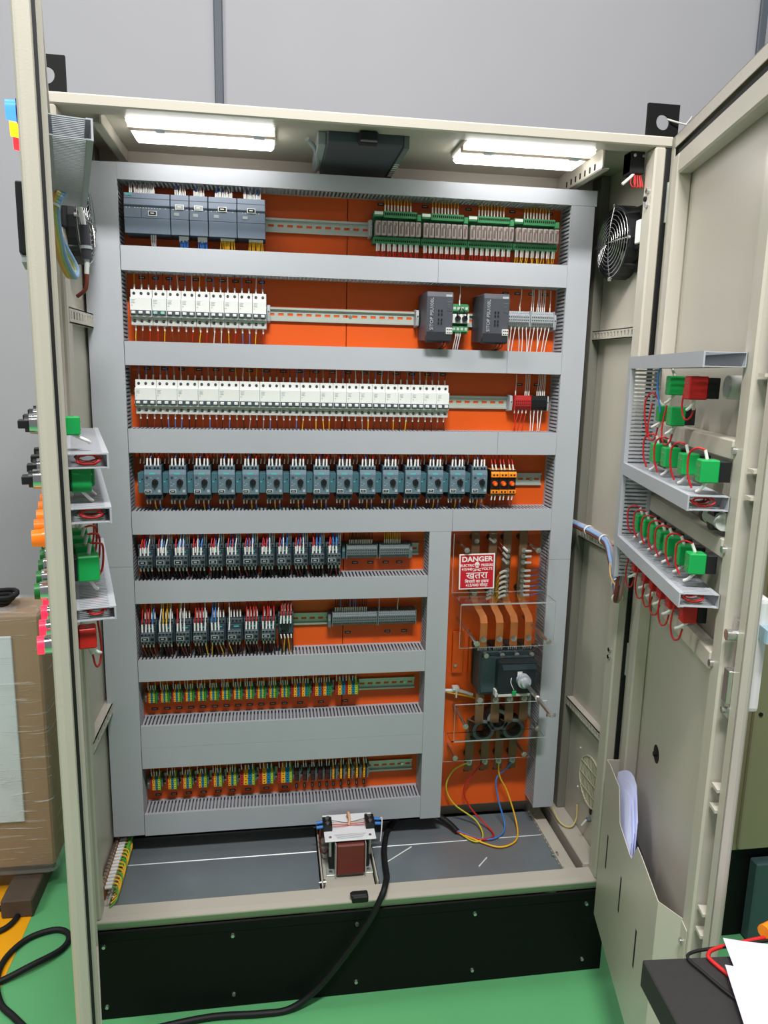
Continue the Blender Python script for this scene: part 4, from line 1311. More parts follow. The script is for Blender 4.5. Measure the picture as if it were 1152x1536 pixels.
MB().box(-0.022, 0.022, -0.018, 0.010, 0, 0.020).box(-0.026, 0.020, -0.014, 0.004, 0.014, 0.023).build('front_catch', RUBBER, loc=(0.690, 0.006, 0.296), bevel=0.003)
tag(bpy.context.scene.objects['front_catch'], 'black catch on the front sill of the cabinet', 'catch')
o = MB().box(-0.022, 0.022, -0.012, 0.012, -0.018, 0.008).build('top_catch', RUBBER, loc=(0.684, 0.040, 2.212), bevel=0.003)
tag(o, 'black catch under the middle of the cabinet top frame', 'catch')
for i, (a, b) in enumerate((((0.786, 0.14, 0.3025), (0.868, 0.20, 0.3025)), ((1.045, 0.090, 0.3022), (1.078, 0.125, 0.3022)))):
    c_ = (Vector(a) + Vector(b)) / 2
    o = MB().tube([Vector(a) - c_, Vector(b) - c_], 0.0022, 5).build('cable_tie_tail', WHITE, loc=c_)
    tag(o, ['white cable tie tail beside the black cable', 'short loose white cable tie lying on the right floor plate'][i], 'cable tie', 'white cable ties on the cabinet floor')

# ------------------------------------------------------------------ transformer on the cabinet floor
t = empty('control_transformer', (0.675, 0.165, 0.292))
tag(t, 'small transformer with white terminal board on the cabinet floor', 'transformer')
MB().box(-0.066, 0.066, -0.055, 0.055, 0.0, 0.004).build('foot_frame', ZINC, t, 0.001)
MB().box(-0.058, 0.058, -0.030, 0.030, 0.004, 0.108).build('core', mat('lamination_black', srgb(24, 23, 23), 0.45), t, 0.002)
MB().box(-0.040, 0.040, -0.070, 0.070, 0.012, 0.105).build('winding', BROWNP, t, 0.004)
for s in (-1, 1):
    MB().box(s * 0.041, s * 0.0425, -0.073, 0.073, 0.010, 0.108).build('winding_flange', MCBG, t)
pm = mat('terminal_board', srgb(232, 232, 236), 0.4, 0, 0.02)
MB().box(-0.072, 0.072, -0.062, 0.062, 0.112, 0.116).build('terminal_board', pm, t, 0.001)
for (x, y) in ((-0.056, -0.048), (0.056, -0.048), (-0.056, 0.050), (0.056, 0.050)):
    MB().cyl((x, y, 0.060), (x, y, 0.119), 0.0042, 8).build('pillar_bolt', STEEL, t)
for s in (-1, 1):
    mb = MB().box(s * 0.048, s * 0.074, -0.018, 0.026, 0.116, 0.134, 0)
    for k in range(2):
        mb.cyl((s * 0.061, -0.008 + k * 0.022, 0.134), (s * 0.061, -0.008 + k * 0.022, 0.138), 0.0058, 8, 1)
    mb.build('terminal_strip', [BLK, STEEL], t)
    mb = MB()
    for k in range(2):
        mb.tube([(s * 0.070, -0.008 + k * 0.022, 0.126), (s * 0.092, -0.008 + k * 0.022, 0.124)], 0.0045, 6, WI['b'])
    stuff(mb.build('blue_lugs', WM, t))
mb = MB()
mb.tube([(0.0, 0.045, 0.117), (0.002, 0.03, 0.140), (0.004, 0.012, 0.128), (0.0, 0.0, 0.120)], 0.004, 5, 0, 4)
for k in range(4):
    mb.tube([(-0.046, -0.006 + k * 0.009, 0.124), (-0.015, -0.004 + k * 0.006, 0.121), (0.002, 0.0 + k * 0.004, 0.121), (0.030, -0.004 + k * 0.008, 0.121), (0.048, -0.006 + k * 0.009, 0.124)], 0.0011, 4, (1, 1, 0, 2)[k], 3)
stuff(mb.build('leads', [mat('pale_tape', srgb(226, 176, 140), 0.5), W_RED, W_BLK], t))
mb = MB()
for k in range(5):
    mb.box(-0.044 + 0.002 * k, 0.046 - 0.003 * k, -0.036 - k * 0.0045, -0.0352 - k * 0.0045, 0.116, 0.1163)
stuff(mb.build('print', TERM, t))
mb = MB()
mb.tube([(-0.058, -0.005, 0.05), (-0.066, 0.0, 0.035), (-0.076, 0.020, 0.030), (-0.078, 0.06, 0.04), (-0.074, 0.10, 0.05)], 0.0025, 5, 6, 4)
mb.tube([(0.092, 0.014, 0.124), (0.098, 0.01, 0.128), (0.094, -0.01, 0.10), (0.090, -0.02, 0.075)], 0.0018, 5, 5, 4)
stuff(mb.build('wiring', WM, t))
for s in (-1, 1):
    MB().cyl((s * 0.054, -0.046, 0.004), (s * 0.054, -0.046, 0.010), 0.006, 6).build('foot_bolt', STEEL, t)

# earth terminal strip with yellow wires, left floor edge
t = empty('earth_strip', (0.018, 0.17, 0.305))
tag(t, 'earth terminal strip with looping yellow wires, left cabinet floor edge', 'terminal block')
MB().box(-0.010, 0.004, -0.10, 0.12, 0.0, 0.040).build('bar', mat('brown_bar', srgb(140, 94, 60), 0.5, 0.2, 0.1), t, 0.001)
for k in range(15):
    y = -0.095 + k * 0.0145
    MB().cyl((0.004, y, 0.034), (0.022, y, 0.036), 0.0050, 6).build('lug_sleeve', TAG, t)
    MB().cyl((-0.003, y, 0.040), (-0.003, y, 0.045), 0.0050, 6).build('bolt', STEEL, t)
    MB().tube([(0.022, y, 0.036), (0.036, y - 0.006, 0.032), (0.038, y - 0.024, 0.016), (0.022, y - 0.038, 0.004)], 0.0022, 5, 0, 3).build('wire', W_YEL if k % 4 else W_GRN, t)
MB().tube([(0.040, 0.135, 0.052), (0.030, 0.07, 0.030), (0.022, 0.02, 0.008)], 0.0055, 6, 0, 4).build('main_earth_wire', W_GRN, t)
o = MB().tube([(0, 0, 0.05), (0.004, -0.02, 0.03), (0.006, -0.09, 0.012), (0.03, -0.115, 0.008), (0.05, -0.11, 0.03), (0.052, -0.105, 0.075)], 0.0026, 6, 0, 5).build('earth_wire', mat('pale_yellow_wire', srgb(214, 196, 130), 0.5), loc=(1.335, 0.32, 0.318))
tag(o, 'pale yellow wire looping along the right cabinet floor rail', 'wire')

# ------------------------------------------------------------------ roof lights
LEDM = mat('led_diffuser', (1, 1, 1), 0.4, 0, 0, emit=(1.0, 0.98, 0.96), estr=6.8)


def cabinet_light(x0, x1, label):
    t = empty('cabinet_light', ((x0 + x1) / 2, 0.130, H - 0.0105))
    tag(t, label, 'lamp', 'lights under the cabinet roof')
    a = (x1 - x0) / 2
    MB().box(-a, a, -0.072, 0.078, -0.012, 0).build('housing', mat('lamp_housing', srgb(226, 218, 210), 0.4), t, 0.003)
    MB().box(-a + 0.004, a - 0.004, -0.070, -0.038, -0.022, -0.012).build('diffuser', LEDM, t, 0.004)
    MB().box(-a + 0.004, a - 0.004, -0.012, 0.074, -0.026, -0.012).build('diffuser', LEDM, t, 0.006)
    MB().box(-a + 0.002, a - 0.002, -0.037, -0.013, -0.023, -0.012).build('centre_strip', mat('lamp_centre', srgb(214, 186, 164), 0.5), t)
    MB().box(-a + 0.06, -a + 0.08, -0.040, -0.006, -0.024, -0.012).build('clip', TERML, t)
    MB().box(a - 0.05, a - 0.025, -0.040, -0.006, -0.024, -0.012).build('clip', TERML, t)


cabinet_light(0.150, 0.478, 'lit white lamp under the cabinet roof, left of the dark box')
cabinet_light(0.915, 1.240, 'lit white lamp under the cabinet roof, right of the dark box')
# dark roof box with slotted flank
t = empty('roof_box', (0.682, 0.205, H - 0.0105))
tag(t, 'dark slate box under the middle of the cabinet roof', 'box')
RB = mat('roof_box_slate', srgb(74, 80, 90), 0.5, 0, 0.05, 20)
MB().box(-0.088, 0.088, -0.145, 0.150, -0.034, 0).build('body', RB, t, 0.003)
mb = MB().box(0.088, 0.1, -0.145, 0.150, -0.038, 0, 0)
for k in range(7):
    mb.box(0.0875, 0.0995, -0.010 + k * 0.018, -0.004 + k * 0.018, -0.0388, -0.0375, 1)
mb.build('slotted_flank', [TERM, TAG], t)
MB().tube([(-0.1, 0.13, -0.03), (-0.098, 0.05, -0.03), (-0.110, -0.03, -0.02), (-0.13, -0.06, -0.008)], 0.006, 6, 0, 4).build('conduit', TERML, t)
MB().box(-0.108, -0.088, -0.1, 0.13, -0.03, 0).build('clear_bracket', TERML, t, 0.002)
# door switch, upper right
t = empty('door_switch', (1.338, 0.062, 2.19))
tag(t, 'black door limit switch with red wires under the roof, right side', 'switch')
MB().box(-0.020, 0.016, -0.016, 0.024, -0.018, 0.034).build('case', BLK, t, 0.002)
MB().box(-0.020, -0.019, -0.014, 0.022, -0.014, 0.030).build('side_plate', TERM, t)
for x in (-0.012, 0.010):
    MB().cyl((x, -0.016, 0.022), (x, -0.020, 0.022), 0.004, 8).build('screw', CHROME, t)
mb = MB()
mb.tube([(-0.008, -0.01, -0.018), (-0.018, -0.012, -0.028), (-0.034, -0.01, -0.042)], 0.0038, 6, 0, 3)
for k in range(4):
    mb.tube([(-0.010 + k * 0.006, -0.008, -0.018), (-0.016 + k * 0.009, -0.016, -0.042), (-0.006 + k * 0.007, -0.018, -0.048), (-0.002 + k * 0.004, -0.01, -0.018)], 0.0014, 5, 1, 4)
stuff(mb.build('wiring', WM, t))


# ------------------------------------------------------------------ side fans and filter
def wall_fan(x, sx, y, z, label):
    t = empty('wall_fan', (x, y, z))
    tag(t, label, 'fan', 'fans on the cabinet side walls')
    d = 0.042
    n = 24
    mb = MB()
    # round housing ring and rear square flange
    mb.ring((0, 0, 0), (sx, 0, 0), 0.092, 0.080, d, n)
    mb.build('housing', BLK, t)
    for s1 in (-1, 1):
        for s2 in (-1, 1):
            mb = MB().box(0, sx * 0.010, s1 * 0.055, s1 * 0.080, s2 * 0.055, s2 * 0.080)
            mb.cyl((0, s1 * 0.066, s2 * 0.066), (sx * d, s1 * 0.060, s2 * 0.060), 0.008, 8)
            mb.build('mounting_lug', BLK, t)
    MB().cyl((0, 0, 0), (sx * 0.034, 0, 0), 0.030, 18).build('motor_hub', BLK, t)
    bl = MB()
    for k in range(7):
        a = 2 * math.pi * k / 7
        c_, s_ = math.cos(a), math.sin(a)
        c2, s2 = math.cos(a + 0.6), math.sin(a + 0.6)
        bl._add([(sx * 0.010, 0.028 * c_, 0.028 * s_), (sx * 0.028, 0.028 * c2, 0.028 * s2), (sx * 0.030, 0.078 * c2, 0.078 * s2), (sx * 0.012, 0.078 * c_, 0.078 * s_)], [(0, 1, 2, 3)], 0)
    bl.build('blades', mat('fan_blade', srgb(52, 52, 54), 0.4), t)
    g_ = MB()
    xg = sx * (d + 0.003)
    for k in range(8):
        r = 0.018 + k * 0.010
        pts = [(xg + sx * 0.010 * (1 - (r / 0.09) ** 2), r * math.cos(2 * math.pi * i / 24), r * math.sin(2 * math.pi * i / 24)) for i in range(25)]
        g_.tube(pts, 0.0013, 4)
    for k in range(4):
        a = math.pi / 2 * k
        pts = [(xg + sx * 0.010 * (1 - (r / 0.09) ** 2), r * math.cos(a), r * math.sin(a)) for r in (0.0, 0.045, 0.094)]
        g_.tube(pts, 0.0018, 5)
    g_.build('wire_guard', CHROME, t)
    for k in range(4):
        a = math.pi / 2 * k
        MB().cyl((sx * d, 0.092 * math.cos(a), 0.092 * math.sin(a)), (sx * (d + 0.006), 0.092 * math.cos(a), 0.092 * math.sin(a)), 0.005, 8).build('guard_screw', STEEL, t)
    MB().box(0, sx * 0.028, -0.115, -0.088, -0.03, 0.04).build('terminal_box', BLK, t, 0.003)
    return t


wall_fan(W - 0.005, -1, 0.185, 2.036, 'black axial fan with wire guard on the right cabinet wall')
wall_fan(0.005, 1, 0.115, 2.010, 'black axial fan with wire guard on the left cabinet wall')
o = MB().box(-0.004, 0.004, -0.012, 0.012, -0.028, 0.028).build('fan_capacitor_plate', WHITE, loc=(W - 0.035, 0.070, 2.045), bevel=0.002)
tag(o, 'small pale terminal cover beside the right wall fan', 'cover')
t = empty('filter_grille', (W - 0.005, 0.150, 0.508))
tag(t, 'round pale ventilation grille low on the right cabinet wall', 'grille')
GR = mat('grille_pale', srgb(206, 200, 176), 0.5)
MB().cyl((-0.0002, 0, 0), (-0.0010, 0, 0), 0.076, 28).build('backing', mat('grille_shadow', srgb(120, 114, 96), 0.7), t)
MB().ring((-0.0005, 0, 0), (-1, 0, 0), 0.078, 0.0745, 0.004, 28).build('rim', GR, t)
for k in range(15):
    y = -0.070 + k * 0.010
    h = math.sqrt(max(0, 0.075 ** 2 - y * y))
    MB().box(-0.003, -0.001, y - 0.0016, y + 0.0016, -h, h).build('slat', GR, t)
for z in (-0.038, 0.0, 0.038):
    h = math.sqrt(0.075 ** 2 - z * z)
    MB().box(-0.0042, -0.003, -h, h, z - 0.002, z + 0.002).build('crossbar', GR, t)
for (y, z) in ((0.085, 0.065), (0.085, -0.065)):
    MB().cyl((-0.0002, y, z), (-0.003, y, z), 0.003, 8).build('screw', TAG, t)
t = empty('wall_clip', (W - 0.005, 0.135, 0.395))
tag(t, 'black cable gland with clip low on the right cabinet wall', 'clip')
MB().box(-0.004, 0, -0.006, 0.006, 0.018, 0.036).build('slot_plug', BLK, t, 0.001)
MB().cyl((0, 0, 0), (-0.012, 0, 0), 0.007, 8).build('gland', TERM, t)
MB().cyl((-0.012, 0, 0), (-0.024, 0.004, -0.02), 0.003, 6).build('lead', W_WHT, t)
# hinge screws on the right post
for z in (2.128, 2.096, 0.975, 0.955):
    MB().cyl((W - 0.044, 0.020, z), (W - 0.050, 0.020, z), 0.0060, 8).build('hinge_bolt', CHROME, cab)
MB().cyl((W - 0.044, 0.030, 2.112), (W - 0.048, 0.030, 2.112), 0.006, 8).build('hole_plug', DARK, cab)
# ------------------------------------------------------------------ doors (local x = distance from hinge u, local y = s*w, w inward)
DOORS = {'R': (Vector((W, 0, 0)), -math.radians(103), -1), 'L': (Vector((0, 0, 0)), -math.radians(76), 1)}
DZ0, DZ1, DU0, DU1 = 0.215, 2.240, 0.004, 0.700


def dpt(side, u, w, z):
    o_, a, s = DOORS[side]
    return o_ + Vector((u * math.cos(a) - s * w * math.sin(a), u * math.sin(a) + s * w * math.cos(a), z))


def door(side):
    o_, a, s = DOORS[side]
    b = lambda mb, u0, u1, w0, w1, z0, z1, m_=0: mb.box(u0, u1, s * w0, s * w1, z0, z1, m_)
    mb = MB()
    b(mb, DU0, DU1 - 0.013, -0.019, -0.0172, DZ0, DZ1)
    d = mb.build('door', BEIGE, cab, 0)
    d.location, d.rotation_euler = o_, (0, 0, a)
    lip = 0.027
    mb = MB()
    b(mb, DU0, DU0 + 0.002, -0.0172, 0.005, DZ0, DZ1)
    e_ = [(DU1 - 0.013, -0.019), (DU1 - 0.008, -0.0184), (DU1 - 0.004, -0.0165), (DU1 - 0.0012, -0.013), (DU1, -0.008), (DU1, 0.005), (DU1 - 0.002, 0.005), (DU1 - 0.002, -0.008), (DU1 - 0.006, -0.0145), (DU1 - 0.013, -0.017)]
    mb.prism([(q[0], s * q[1]) for q in e_], 'z', DZ0, DZ1)
    b(mb, DU0 + 0.002, DU1 - 0.002, -0.0172, 0.005, DZ0, DZ0 + 0.002)
    b(mb, DU0 + 0.002, DU1 - 0.002, -0.0172, 0.005, DZ1 - 0.002, DZ1)
    mb.build('edge_fold', BEIGE, d)
    mb = MB()
    b(mb, DU0, DU0 + lip, 0.003, 0.005, DZ0, DZ1)
    b(mb, DU1 - lip, DU1, 0.003, 0.005, DZ0, DZ1)
    b(mb, DU0, DU1, 0.003, 0.005, DZ0, DZ0 + lip)
    b(mb, DU0, DU1, 0.003, 0.005, DZ1 - lip, DZ1)
    mb.build('edge_lip', BEIGE, d)
    # raised tube frame
    f0, f1, g0, g1 = 0.060, 0.640, DZ0 + 0.055, DZ1 - 0.055
    tw = 0.046
    for (u0, u1, z0, z1) in ((f0, f0 + tw, g0, g1), (f1 - tw, f1, g0, g1), (f0 + tw, f1 - tw, g0, g0 + tw), (f0 + tw, f1 - tw, g1 - tw, g1)):
        mb = MB()
        b(mb, u0, u1, -0.0172, 0.016, z0, z1)
        mb.build('frame_tube', BEIGE, d, 0.004)
    # gasket
    mb = MB()
    k0 = DU0 + 0.032
    b(mb, k0, k0 + 0.011, -0.0172, 0.000, DZ0 + 0.034, DZ1 - 0.034)
    b(mb, DU1 - 0.044, DU1 - 0.033, -0.0172, -0.010, DZ0 + 0.034, DZ1 - 0.034)
    b(mb, k0, DU1 - 0.033, -0.0172, 0.000, DZ1 - 0.045, DZ1 - 0.034)
    b(mb, k0, DU1 - 0.033, -0.0172, 0.000, DZ0 + 0.034, DZ0 + 0.045)
    if side == 'L':
        b(mb, DU1 - 0.016, DU1 - 0.001, 0.0045, 0.0095, DZ0, DZ1)
    mb.build('gasket', RUBBER, d)
    for z in (2.10, 0.955):
        mb = MB().cyl((0.0, 0, z - 0.045), (0.0, 0, z + 0.045), 0.008, 10)
        b(mb, 0.0, 0.03, -0.004, 0.003, z - 0.04, z + 0.04)
        mb.build('hinge', ZINC, d)
    if side == 'R':
        for z in (1.572, 1.398, 1.188):
            mb = MB()
            b(mb, 0.106, 0.594, -0.012, 0.018, z - 0.018, z + 0.018)
            mb.build('crossbar', BEIGE, d, 0.003)
        mb = MB()
        for z in (1.572, 1.398, 1.188):
            mb.cyl((0.604, s * 0.016, z), (0.604, s * 0.022, z), 0.007, 8)
        mb.build('crossbar_bolt', STEEL, d)
        # lock rod, guides, latch
        mb = MB()
        b(mb, 0.652, 0.664, -0.012, -0.006, 0.30, 2.15)
        mb.build('lock_rod', GALV, d)
        for z in (1.70, 1.545, 1.50, 0.975, 0.935, 0.725, 0.68):
            mb = MB()
            b(mb, 0.646, 0.672, -0.016, 0.010, z - 0.003, z + 0.003)
            mb.build('rod_guide', BEIGE, d)
        mb = MB()
        b(mb, 0.645, 0.675, -0.010, 0.004, 1.11, 1.29)
        b(mb, 0.648, 0.672, 0.004, 0.012, 1.14, 1.20)
        mb.cyl((0.660, s * 0.004, 1.262), (0.660, s * 0.020, 1.262), 0.010, 10)
        mb.cyl((0.660, s * 0.004, 1.125), (0.660, s * 0.014, 1.125), 0.006, 8)
        mb.build('lock_case', STEEL, d, 0.001)
        # outside handle
        mb = MB()
        b(mb, 0.625, 0.668, -0.046, -0.019, 1.125, 1.33)
        mb.build('door_handle', WHITE, d, 0.008, 2)
        mb = MB()
        b(mb, 0.640, 0.700, -0.056, -0.030, 1.262, 1.285)
        mb.build('handle_tape', mat('pale_blue_film', srgb(170, 205, 220), 0.2, 0, 0, alpha=0.7), d)
        mb = MB().cyl((0.243, -s * 0.0232, 0.814), (0.243, -s * 0.017, 0.814), 0.022, 16).cyl((0.243, -s * 0.017, 0.814), (0.243, -s * 0.010, 0.814), 0.006, 8)
        mb.build('hole_plug', RUBBER, d)
    return d


door('R')
door('L')


def dthing(side, name, u, w, z, label, cat, group=None):
    t = empty(name, dpt(side, u, w, z), DOORS[side][1])
    tag(t, label, cat, group)
    return t, DOORS[side][2]


def door_duct(side, axis, L0, L1, c0, c1, label, w0=0.018, w1=0.088):
    o_, a, s = DOORS[side]
    duct(L0, L1, c0, c1, s * w0, s * w1, axis, label, o_, a, pitch=0.009, slot=0.004, group='wiring ducts on the doors')


door_duct('R', 'x', 0.104, 0.614, 1.712, 1.737, 'top grey duct of the right door, open end towards the room')
door_duct('R', 'x', 0.134, 0.606, 1.466, 1.492, 'middle grey duct of the right door, red wires in its open end')
door_duct('R', 'x', 0.134, 0.610, 1.292, 1.317, 'lowest grey duct of the right door below seven green contacts')
door_duct('R', 'z', 1.215, 1.711, 0.104, 0.133, 'vertical slotted duct on the hinge side of the right door')
door_duct('L', 'x', 0.10, 0.600, 2.006, 2.034, 'top grey duct of the left door near the roof', 0.012, 0.074)
door_duct('L', 'x', 0.10, 0.600, 1.537, 1.560, 'grey duct of the left door full of red wires, highest of three', 0.012, 0.074)
door_duct('L', 'x', 0.10, 0.612, 1.454, 1.478, 'grey duct of the left door, middle of the close three', 0.012, 0.074)
door_duct('L', 'x', 0.10, 0.608, 1.297, 1.318, 'lowest grey duct of the left door above the red contact block', 0.012, 0.074)
# wires lying in the open duct ends
for side, u, z, w, l in (('R', 0.600, 1.4795, 0.055, 'red wire coil inside the middle duct of the right door'), ('L', 0.594, 1.549, 0.045, 'red wire coil inside the highest of the left door ducts'),
                         ('L', 0.606, 1.466, 0.045, 'red and grey wires inside the middle left door duct'), ('L', 0.602, 1.3075, 0.045, 'red and grey wires inside the lowest left door duct'),
                         ('R', 0.604, 1.3045, 0.055, 'dark red wires inside the lowest duct of the right door')):
    t, s = dthing(side, 'wire_coil', u, w, z, l, 'wires', 'wire coils in the open duct ends')
    for k in range(5):
        r = R(0.012, 0.020)
        MB().tube([(-0.012 - 0.01 * k, r * math.cos(q) + R(-0.003, 0.003), 0.45 * r * math.sin(q)) for q in [i * 0.62 for i in range(11)]], 0.0018, 5, 0, 1) \
            .build('wire', [W_RED, W_BRN, W_GRY, W_RED, W_BRN][k], t)


# contact blocks
def contact_block(side, u, z, m_, label, group, w0=0.018, wires='ud', col='r', scale=1.0, loop=0.055):
    t, s = dthing(side, 'contact_block', u, w0, z, label, 'contact block', group)
    k = scale
    MB().box(-0.015 * k, 0.015 * k, 0, s * 0.018 * k, -0.017 * k, 0.017 * k).build('base', BLK, t, 0.001)
    mb = MB().box(-0.0145 * k, 0.0145 * k, s * 0.018 * k, s * 0.048 * k, -0.019 * k, 0.019 * k, 0)
    mb.build('block', m_, t, 0.002)
    mb = MB()
    for (x, zz) in ((-0.006, 0.008), (0.006, 0.008), (-0.006, -0.008), (0.006, -0.008)):
        mb.box((x - 0.0022) * k, (x + 0.0022) * k, s * 0.048 * k, s * 0.0488 * k, (zz - 0.0012) * k, (zz + 0.0012) * k, 0)
    for x in (-0.0055, 0.0055):
        mb.cyl((x * k, s * 0.034 * k, 0.019 * k), (x * k, s * 0.034 * k, 0.0195 * k), 0.003 * k, 8)
        mb.box(-0.0148 * k, -0.0144 * k, s * 0.03 * k, s * 0.034 * k, -0.008 * k, 0.008 * k)
    stuff(mb.build('screws', STEEL, t))
    mb = MB()
    c = WI[col]
    if 'u' in wires:
        mb.tube([(-0.004, s * 0.034 * k, 0.019 * k), (-0.005, s * 0.040, 0.034 * k)], 0.0030, 6, 0)
        mb.tube([(-0.005, s * 0.040, 0.034 * k), (-0.010, s * 0.052, 0.030 + loop * 0.25), (-0.026, s * 0.060, 0.026), (-0.030, s * 0.058, -0.010), (-0.026, s * 0.050, -loop)], 0.0019, 5, c, 4)
    if 'd' in wires:
        mb.tube([(0.004, s * 0.034 * k, -0.019 * k), (0.002, s * 0.044, -0.031 * k), (-0.006, s * 0.048, -0.036 * k)], 0.0030, 6, 0, 2)
    if 'h' in wires:
        mb.tube([(-0.004, s * 0.034 * k, -0.019 * k), (-0.004, s * 0.036, -0.036 * k)], 0.0032, 6, 0)
        mb.tube([(-0.004, s * 0.036, -0.036 * k), (-0.008, s * 0.040, -0.055), (-0.022, s * 0.046, -0.058), (-0.030, s * 0.050, -0.030), (-0.024, s * 0.046, 0.02)], 0.0018, 5, c, 4)
    stuff(mb.build('wiring', WM, t))


gR = 'contact blocks on the right door'
contact_block('R', 0.350, 1.677, CBG, 'green contact block under the top duct of the right door', gR, wires='ud', col='b')
contact_block('R', 0.490, 1.675, CBR, 'red contact block under the top duct of the right door', gR, wires='dh', scale=1.12)
contact_block('R', 0.270, 1.617, CBG, 'small green contact block left of the lower pair, right door', gR, wires='udh', scale=0.85)
contact_block('R', 0.375, 1.617, CBG, 'green contact block above the upper crossbar of the right door', gR, wires='dh')
for i, u in enumerate((0.285, 0.370, 0.482, 0.597 - 0.012)):
    contact_block('R', u, 1.534, CBG, 'green contact block above the middle right door duct, %s of four' % pos[i], gR, wires='ud', loop=0.035, scale=1.05)
for i, u in enumerate((0.203, 0.258, 0.324, 0.380, 0.431, 0.505, 0.567)):
    contact_block('R', u, 1.364, CBG, 'green contact block above the lowest right door duct, %s of seven' % (['first', 'second', 'third', 'fourth', 'fifth', 'sixth', 'last'][i]), gR, wires='ud', loop=0.03)
for i, u in enumerate((0.190, 0.281, 0.342, 0.398, 0.463, 0.547)):
    contact_block('R', u, 1.262, CBR, 'red contact block below the lowest right door duct, %s of six' % (['first', 'second', 'third', 'fourth', 'fifth', 'last'][i]), gR, wires='dh', scale=0.9)
gL = 'contact blocks on the left door'
contact_block('L', 0.560, 1.600, CBG, 'green contact block above the red wire duct, left door', gL, 0.000, 'd', scale=0.75)
contact_block('L', 0.560, 1.516, CBG, 'green contact block between two ducts of the left door', gL, 0.0, 'd')
contact_block('L', 0.500, 1.516, CBG, 'second green contact block between two ducts of the left door', gL, 0.006, 'd')
for i, u in enumerate((0.340, 0.410, 0.480, 0.555)):
    contact_block('L', u, 1.372, CBG, 'green contact block above the lowest left door duct, %s of four' % pos[i], gL, -0.008 + 0.003 * i, 'ud', loop=0.025, scale=1.0 + 0.03 * i)
contact_block('L', 0.575, 1.262, CBR, 'red contact block hanging below the lowest left door duct', gL, 0.0, 'hd', scale=0.9)
# dark round sounder behind crossbars of the right door
t, s = dthing('R', 'rotary_switch', 0.560, 0.0, 1.444, 'pale cylindrical switch body below the middle duct of the right door', 'switch')
MB().cyl((0, 0, 0), (0, s * 0.03, 0), 0.020, 14).build('collar', BLK, t)
MB().cyl((-0.04, s * 0.016, 0), (0.03, s * 0.016, 0), 0.016, 14).build('barrel', MCBG, t)
MB().cyl((-0.055, s * 0.016, 0), (-0.04, s * 0.016, 0), 0.017, 14).build('cap', BLK, t)
t, s = dthing('R', 'lamp_socket', 0.545, 0.0, 1.678, 'pale round lamp socket beside the red contact, right door', 'socket')
MB().cyl((0, -s * 0.02, 0), (0, s * 0.020, 0), 0.021, 16).build('barrel', MCBG, t)
MB().cyl((0.006, s * 0.020, 0), (0.006, s * 0.024, 0), 0.016, 16).build('rear_cap', TERML, t)

# loom from the cabinet wall to the right door
t = empty('wire_loom', (1.36, 0.10, 1.25))
tag(t, 'spiral-wrapped wire loom sagging between cabinet wall and right door', 'cable')
o0 = Vector((1.36, 0.10, 1.25))
pts = [(1.345, 0.31, 1.262), (1.352, 0.20, 1.262), (1.352, 0.10, 1.258), (1.345, 0.055, 1.250), (1.338, 0.020, 1.225), (1.338, -0.020, 1.165), (1.325, -0.055, 1.140), (1.31, -0.085, 1.165), (1.305, -0.105, 1.225)]
for k, mm in enumerate((mat('loom_pink', srgb(214, 150, 156), 0.4), mat('loom_grey', srgb(176, 178, 186), 0.4), mat('loom_blue', srgb(140, 170, 214), 0.4), W_BRN, W_GRY)):
    off = Vector((0.006 * math.cos(k * 1.257), 0.004 * math.sin(k * 2), 0.006 * math.sin(k * 1.257)))
    MB().tube([Vector(p) - o0 + off for p in pts], 0.0058, 6, 0, 5).build('wire_bundle', mm, t)
MB().tube([(1.335 - 1.36, 0.02 - 0.10, -0.02), (-0.04, -0.12, -0.06), (-0.035, -0.16, -0.085), (-0.045, -0.18, -0.07)], 0.0025, 5, 0, 4).build('stray_wire', mat('peach_wire', srgb(224, 180, 130), 0.5), t)
for p in ((1.352, 0.20, 1.262), (1.352, 0.10, 1.258), (1.338, -0.02, 1.17), (1.325, -0.055, 1.142)):
    MB().ring(Vector(p) - o0 + Vector((0, -0.002, 0)), (0, 1, 0.2), 0.0145, 0.0125, 0.005, 14).build('cable_tie', WHITE, t)

# document pocket on the right door
t, s = dthing('R', 'document_pocket', 0.0, 0.0, 0.235, 'beige sheet metal document pocket on the lower right door', 'pocket')
prof = [(0.066, 0.0), (0.066, 0.462), (0.100, 0.468), (0.204, 0.466), (0.222, 0.425), (0.238, 0.388), (0.340, 0.376), (0.357, 0.378), (0.374, 0.405), (0.392, 0.432), (0.430, 0.432), (0.556, 0.424), (0.556, 0.0)]
mb = MB()
mb.prism([(p[0], p[1]) for p in prof], 'y', s * 0.050, s * 0.0518)
mb.build('front_sheet', BEIGE, t)
MB()._add([(0.066, s * 0.0518, 0), (0.062, s * 0.017, 0), (0.062, s * 0.017, 0.462), (0.066, s * 0.0518, 0.462), (0.068, s * 0.050, 0), (0.064, s * 0.017, 0), (0.064, s * 0.017, 0.462), (0.068, s * 0.050, 0.462)],
          [(0, 1, 2, 3), (7, 6, 5, 4), (3, 2, 6, 7), (0, 4, 5, 1)], 0).build('side_sheet', BEIGE, t)
MB()._add([(0.554, s * 0.0518, 0), (0.600, s * 0.017, 0), (0.600, s * 0.017, 0.424), (0.554, s * 0.0518, 0.424), (0.554, s * 0.050, 0), (0.598, s * 0.0165, 0), (0.598, s * 0.0165, 0.424), (0.554, s * 0.050, 0.424)],
          [(0, 1, 2, 3), (7, 6, 5, 4), (3, 2, 6, 7), (0, 4, 5, 1)], 0).build('side_sheet', BEIGE, t)
MB().box(0.598, 0.628, s * 0.0165, s * 0.0185, 0.0, 0.420).build('flange', BEIGE, t)
